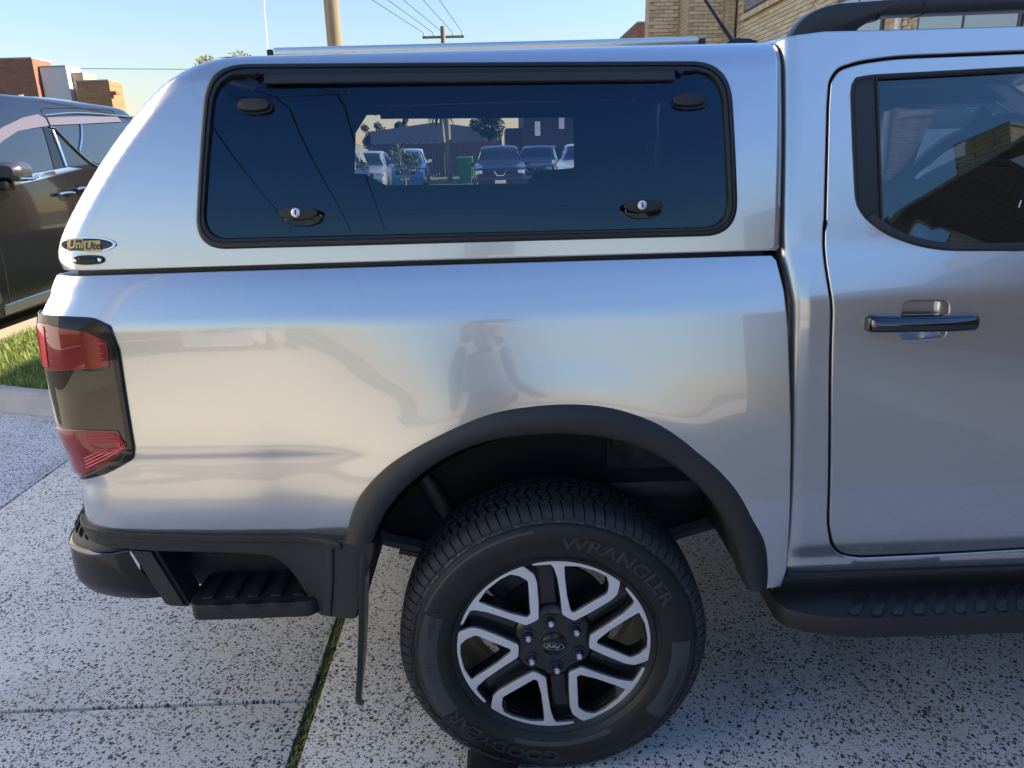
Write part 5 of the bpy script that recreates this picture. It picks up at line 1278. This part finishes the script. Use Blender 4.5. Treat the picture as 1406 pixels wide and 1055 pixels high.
for s in (4.45, 7.65):
    for x in (-4.47, -6.17):
        sg = 1 if x > -5 else -1; vv = MB().lathe([(.0,.22),(-.012,.25),(-.014,.31),(.0,.345),(.2,.345),(.22,.30)], 40)
        wv = MB().add([(x+sg*.05-sg*v[1]-pm_off.x, s+v[0]-pm_off.y, .345+v[2]) for v in vv.v], vv.f).build('wheel', 'tyre rubber', pm, 40)
        vv = MB().lathe([(.01,0),(.01,.06),(.03,.07),(.02,.18),(.0,.225),(.03,.235)], 30); MB().add([(x+sg*.05-sg*v[1]-pm_off.x, s+v[0]-pm_off.y, .345+v[2]) for v in vv.v], vv.f).build('rim', 'bright steel', wv, 30)
    ar = MB()
    for k in range(25):
        q = math.pi*k/24; P = surf_frame(S_van, s+.41*math.cos(q), max(.33, .45+.41*math.sin(q))); Q = surf_frame(S_van, s, .335)
        ar.v += [tuple(P[0]+P[1]*.003), tuple(Q[0]+Q[1]*.003)]
    ar.f = [(2*k, 2*k+2, 2*k+3, 2*k+1) for k in range(24)]; ar.build('wheel_arch', 'dark cavity', pm, None)
MB().box((-.85, -2.3, .16), (.80, 2.4, .24), .02).build('underbody', 'underbody', pm)
# ================================================================== the photographer (seen only mirrored in the truck)
pr = tag(empty('person', (-.19, -2.02, 0)), 'person in a dark cap and jacket holding up a phone, mirrored in the truck bed', 'person')
def skin(name, pts, edges, mat, parent, root=0, sub=2):
    me = bpy.data.meshes.new(name); me.from_pydata([p[:3] for p in pts], edges, []); o = bpy.data.objects.new(name, me); COL.objects.link(o)
    md = o.modifiers.new('skin', 'SKIN'); sv = me.skin_vertices[0].data if me.skin_vertices else None
    if sv is None:
        bm = bmesh.new(); bm.from_mesh(me); bm.verts.layers.skin.verify(); bm.to_mesh(me); bm.free(); sv = me.skin_vertices[0].data
    for i, p in enumerate(pts): sv[i].radius = p[3] if isinstance(p[3], tuple) else (p[3], p[3]); sv[i].use_root = (i == root)
    ss = o.modifiers.new('sub', 'SUBSURF'); ss.levels = sub; ss.render_levels = sub
    bpy.context.view_layer.update()
    m2 = bpy.data.meshes.new_from_object(o.evaluated_get(bpy.context.evaluated_depsgraph_get())); bpy.data.objects.remove(o); bpy.data.meshes.remove(me); m2.name = name
    m2.materials.clear(); return finish(name, m2, mat, parent, 180)
plain('dark cloth', (.16,.17,.21), .9, var=.3, scale=12); plain('trouser cloth', (.03,.033,.045), .9, var=.3); plain('skin tone', (.42,.25,.18), .5, var=.08); plain('hair brown', (.05,.03,.02), .7)
B_ = [(0,0,.96,(.15,.11)), (0,.01,1.12,(.145,.105)), (0,.0,1.30,(.17,.115)), (0,-.01,1.44,(.12,.09)), (0,.02,1.53,(.055,.055))]; E_ = [(0,1),(1,2),(2,3),(3,4)]
for s in (-1, 1):
    k = len(B_); B_ += [(s*.19,0,1.42,.062), (s*.27,.12,1.20,.050), (s*.17,.27,1.38,.040), (s*.085,.35,1.50,.030), (s*.095,-.0,.90,(.095,.095)), (s*.11,.03,.50,.062), (s*.115,0,.12,.048), (s*.13,.03,.045,.042), (s*.14,.17,.035,.038)]
    E_ += [(3,k),(k,k+1),(k+1,k+2),(k+2,k+3),(0,k+4),(k+4,k+5),(k+5,k+6),(k+6,k+7),(k+7,k+8)]
skin('body', B_, E_, 'dark cloth', pr)
hd = []
for i in range(13):
    t = i/12; z = 1.53+.245*t; w_ = .078*math.sin(math.pi*min(1, .12+.80*t))**.55*(.82 if t < .25 else 1); d = .098*math.sin(math.pi*min(1, .14+.79*t))**.5
    hd.append([(w_*math.cos(a), .03+d*math.sin(a)*(1.04 if math.sin(a) > 0 else .95), z) for a in [2*math.pi*j/20 for j in range(20)]])
m = MB().grid(hd, True); m.f += [tuple(range(20)), tuple(240+i for i in range(20))]; head = m.build('head', 'skin tone', pr, 180)
MB().add([(0,.145,1.63),(-.016,.125,1.60),(.016,.125,1.60),(0,.125,1.66)], [(0,1,2),(0,2,3),(0,3,1)]).build('nose', 'skin tone', head, None)
for s in (-1, 1):
    MB().lathe([(-.006,0),(0,.014),(.008,.0)], 10, (s*.03,.122,1.662)).build('eye', 'white print', head); MB().tube([(s*.078,.03,1.63),(s*.086,.02,1.655),(s*.08,.025,1.68)], [.006,.012,.006], 8).build('ear', 'skin tone', head)
MB().box((-.025,.118,1.575),(.025,.126,1.583),.003).build('mouth', 'skin tone', head)
cp_ = [[(.086*k*math.cos(a), .03+.106*k*math.sin(a), z) for a in [2*math.pi*j/20 for j in range(20)]] for k, z in ((1.0,1.695),(1.03,1.73),(.92,1.775),(.55,1.80),(.05,1.806))]
MB().grid(cp_, True).build('cap', 'dark cloth', pr, 180); MB().prism(spline([(-.075,.10),(-.06,.20),(0,.225),(.06,.20),(.075,.10)], 4), 'z', 1.695, 1.703, .002).build('cap_peak', 'dark cloth', pr)
for s in (-1, 1):
    hn = [(s*.085,.35,1.50,(.028,.02)), (s*.080,.372,1.545,(.036,.018))]; he = [(0,1)]
    for j, L_ in enumerate((.062,.072,.068,.052)):
        b = len(hn); x0 = s*(.083-.0*j); z0 = 1.535+.016*j
        hn += [(x0,.385,z0,.010), (x0-s*.008,.405,z0+.004,.009), (s*.074-s*L_*.3,.413,z0+.004,.0085), (s*.074-s*L_*.62,.410,z0+.002,.008)]; he += [(1,b),(b,b+1),(b+1,b+2),(b+2,b+3)]
    b = len(hn); hn += [(s*.065,.372,1.528,.011), (s*.045,.378,1.545,.010), (s*.03,.383,1.562,.009)]; he += [(0,b),(b,b+1),(b+1,b+2)]
    skin('hand', hn, he, 'skin tone', pr, 0, 1)
ph = tag(empty('phone', (-.1086, -1.62, 1.571)), 'black phone held up by the photographer, mirrored in the truck bed', 'phone')
MB().box((-.076, -.004, -.037), (.076, .004, .037), .003).build('case', 'gloss black', ph); MB().box((-.072, -.0046, -.033), (.072, -.004, .033)).build('screen', 'gloss black', ph)
pr.scale = (1, 1, .93); ph.location.z -= .0
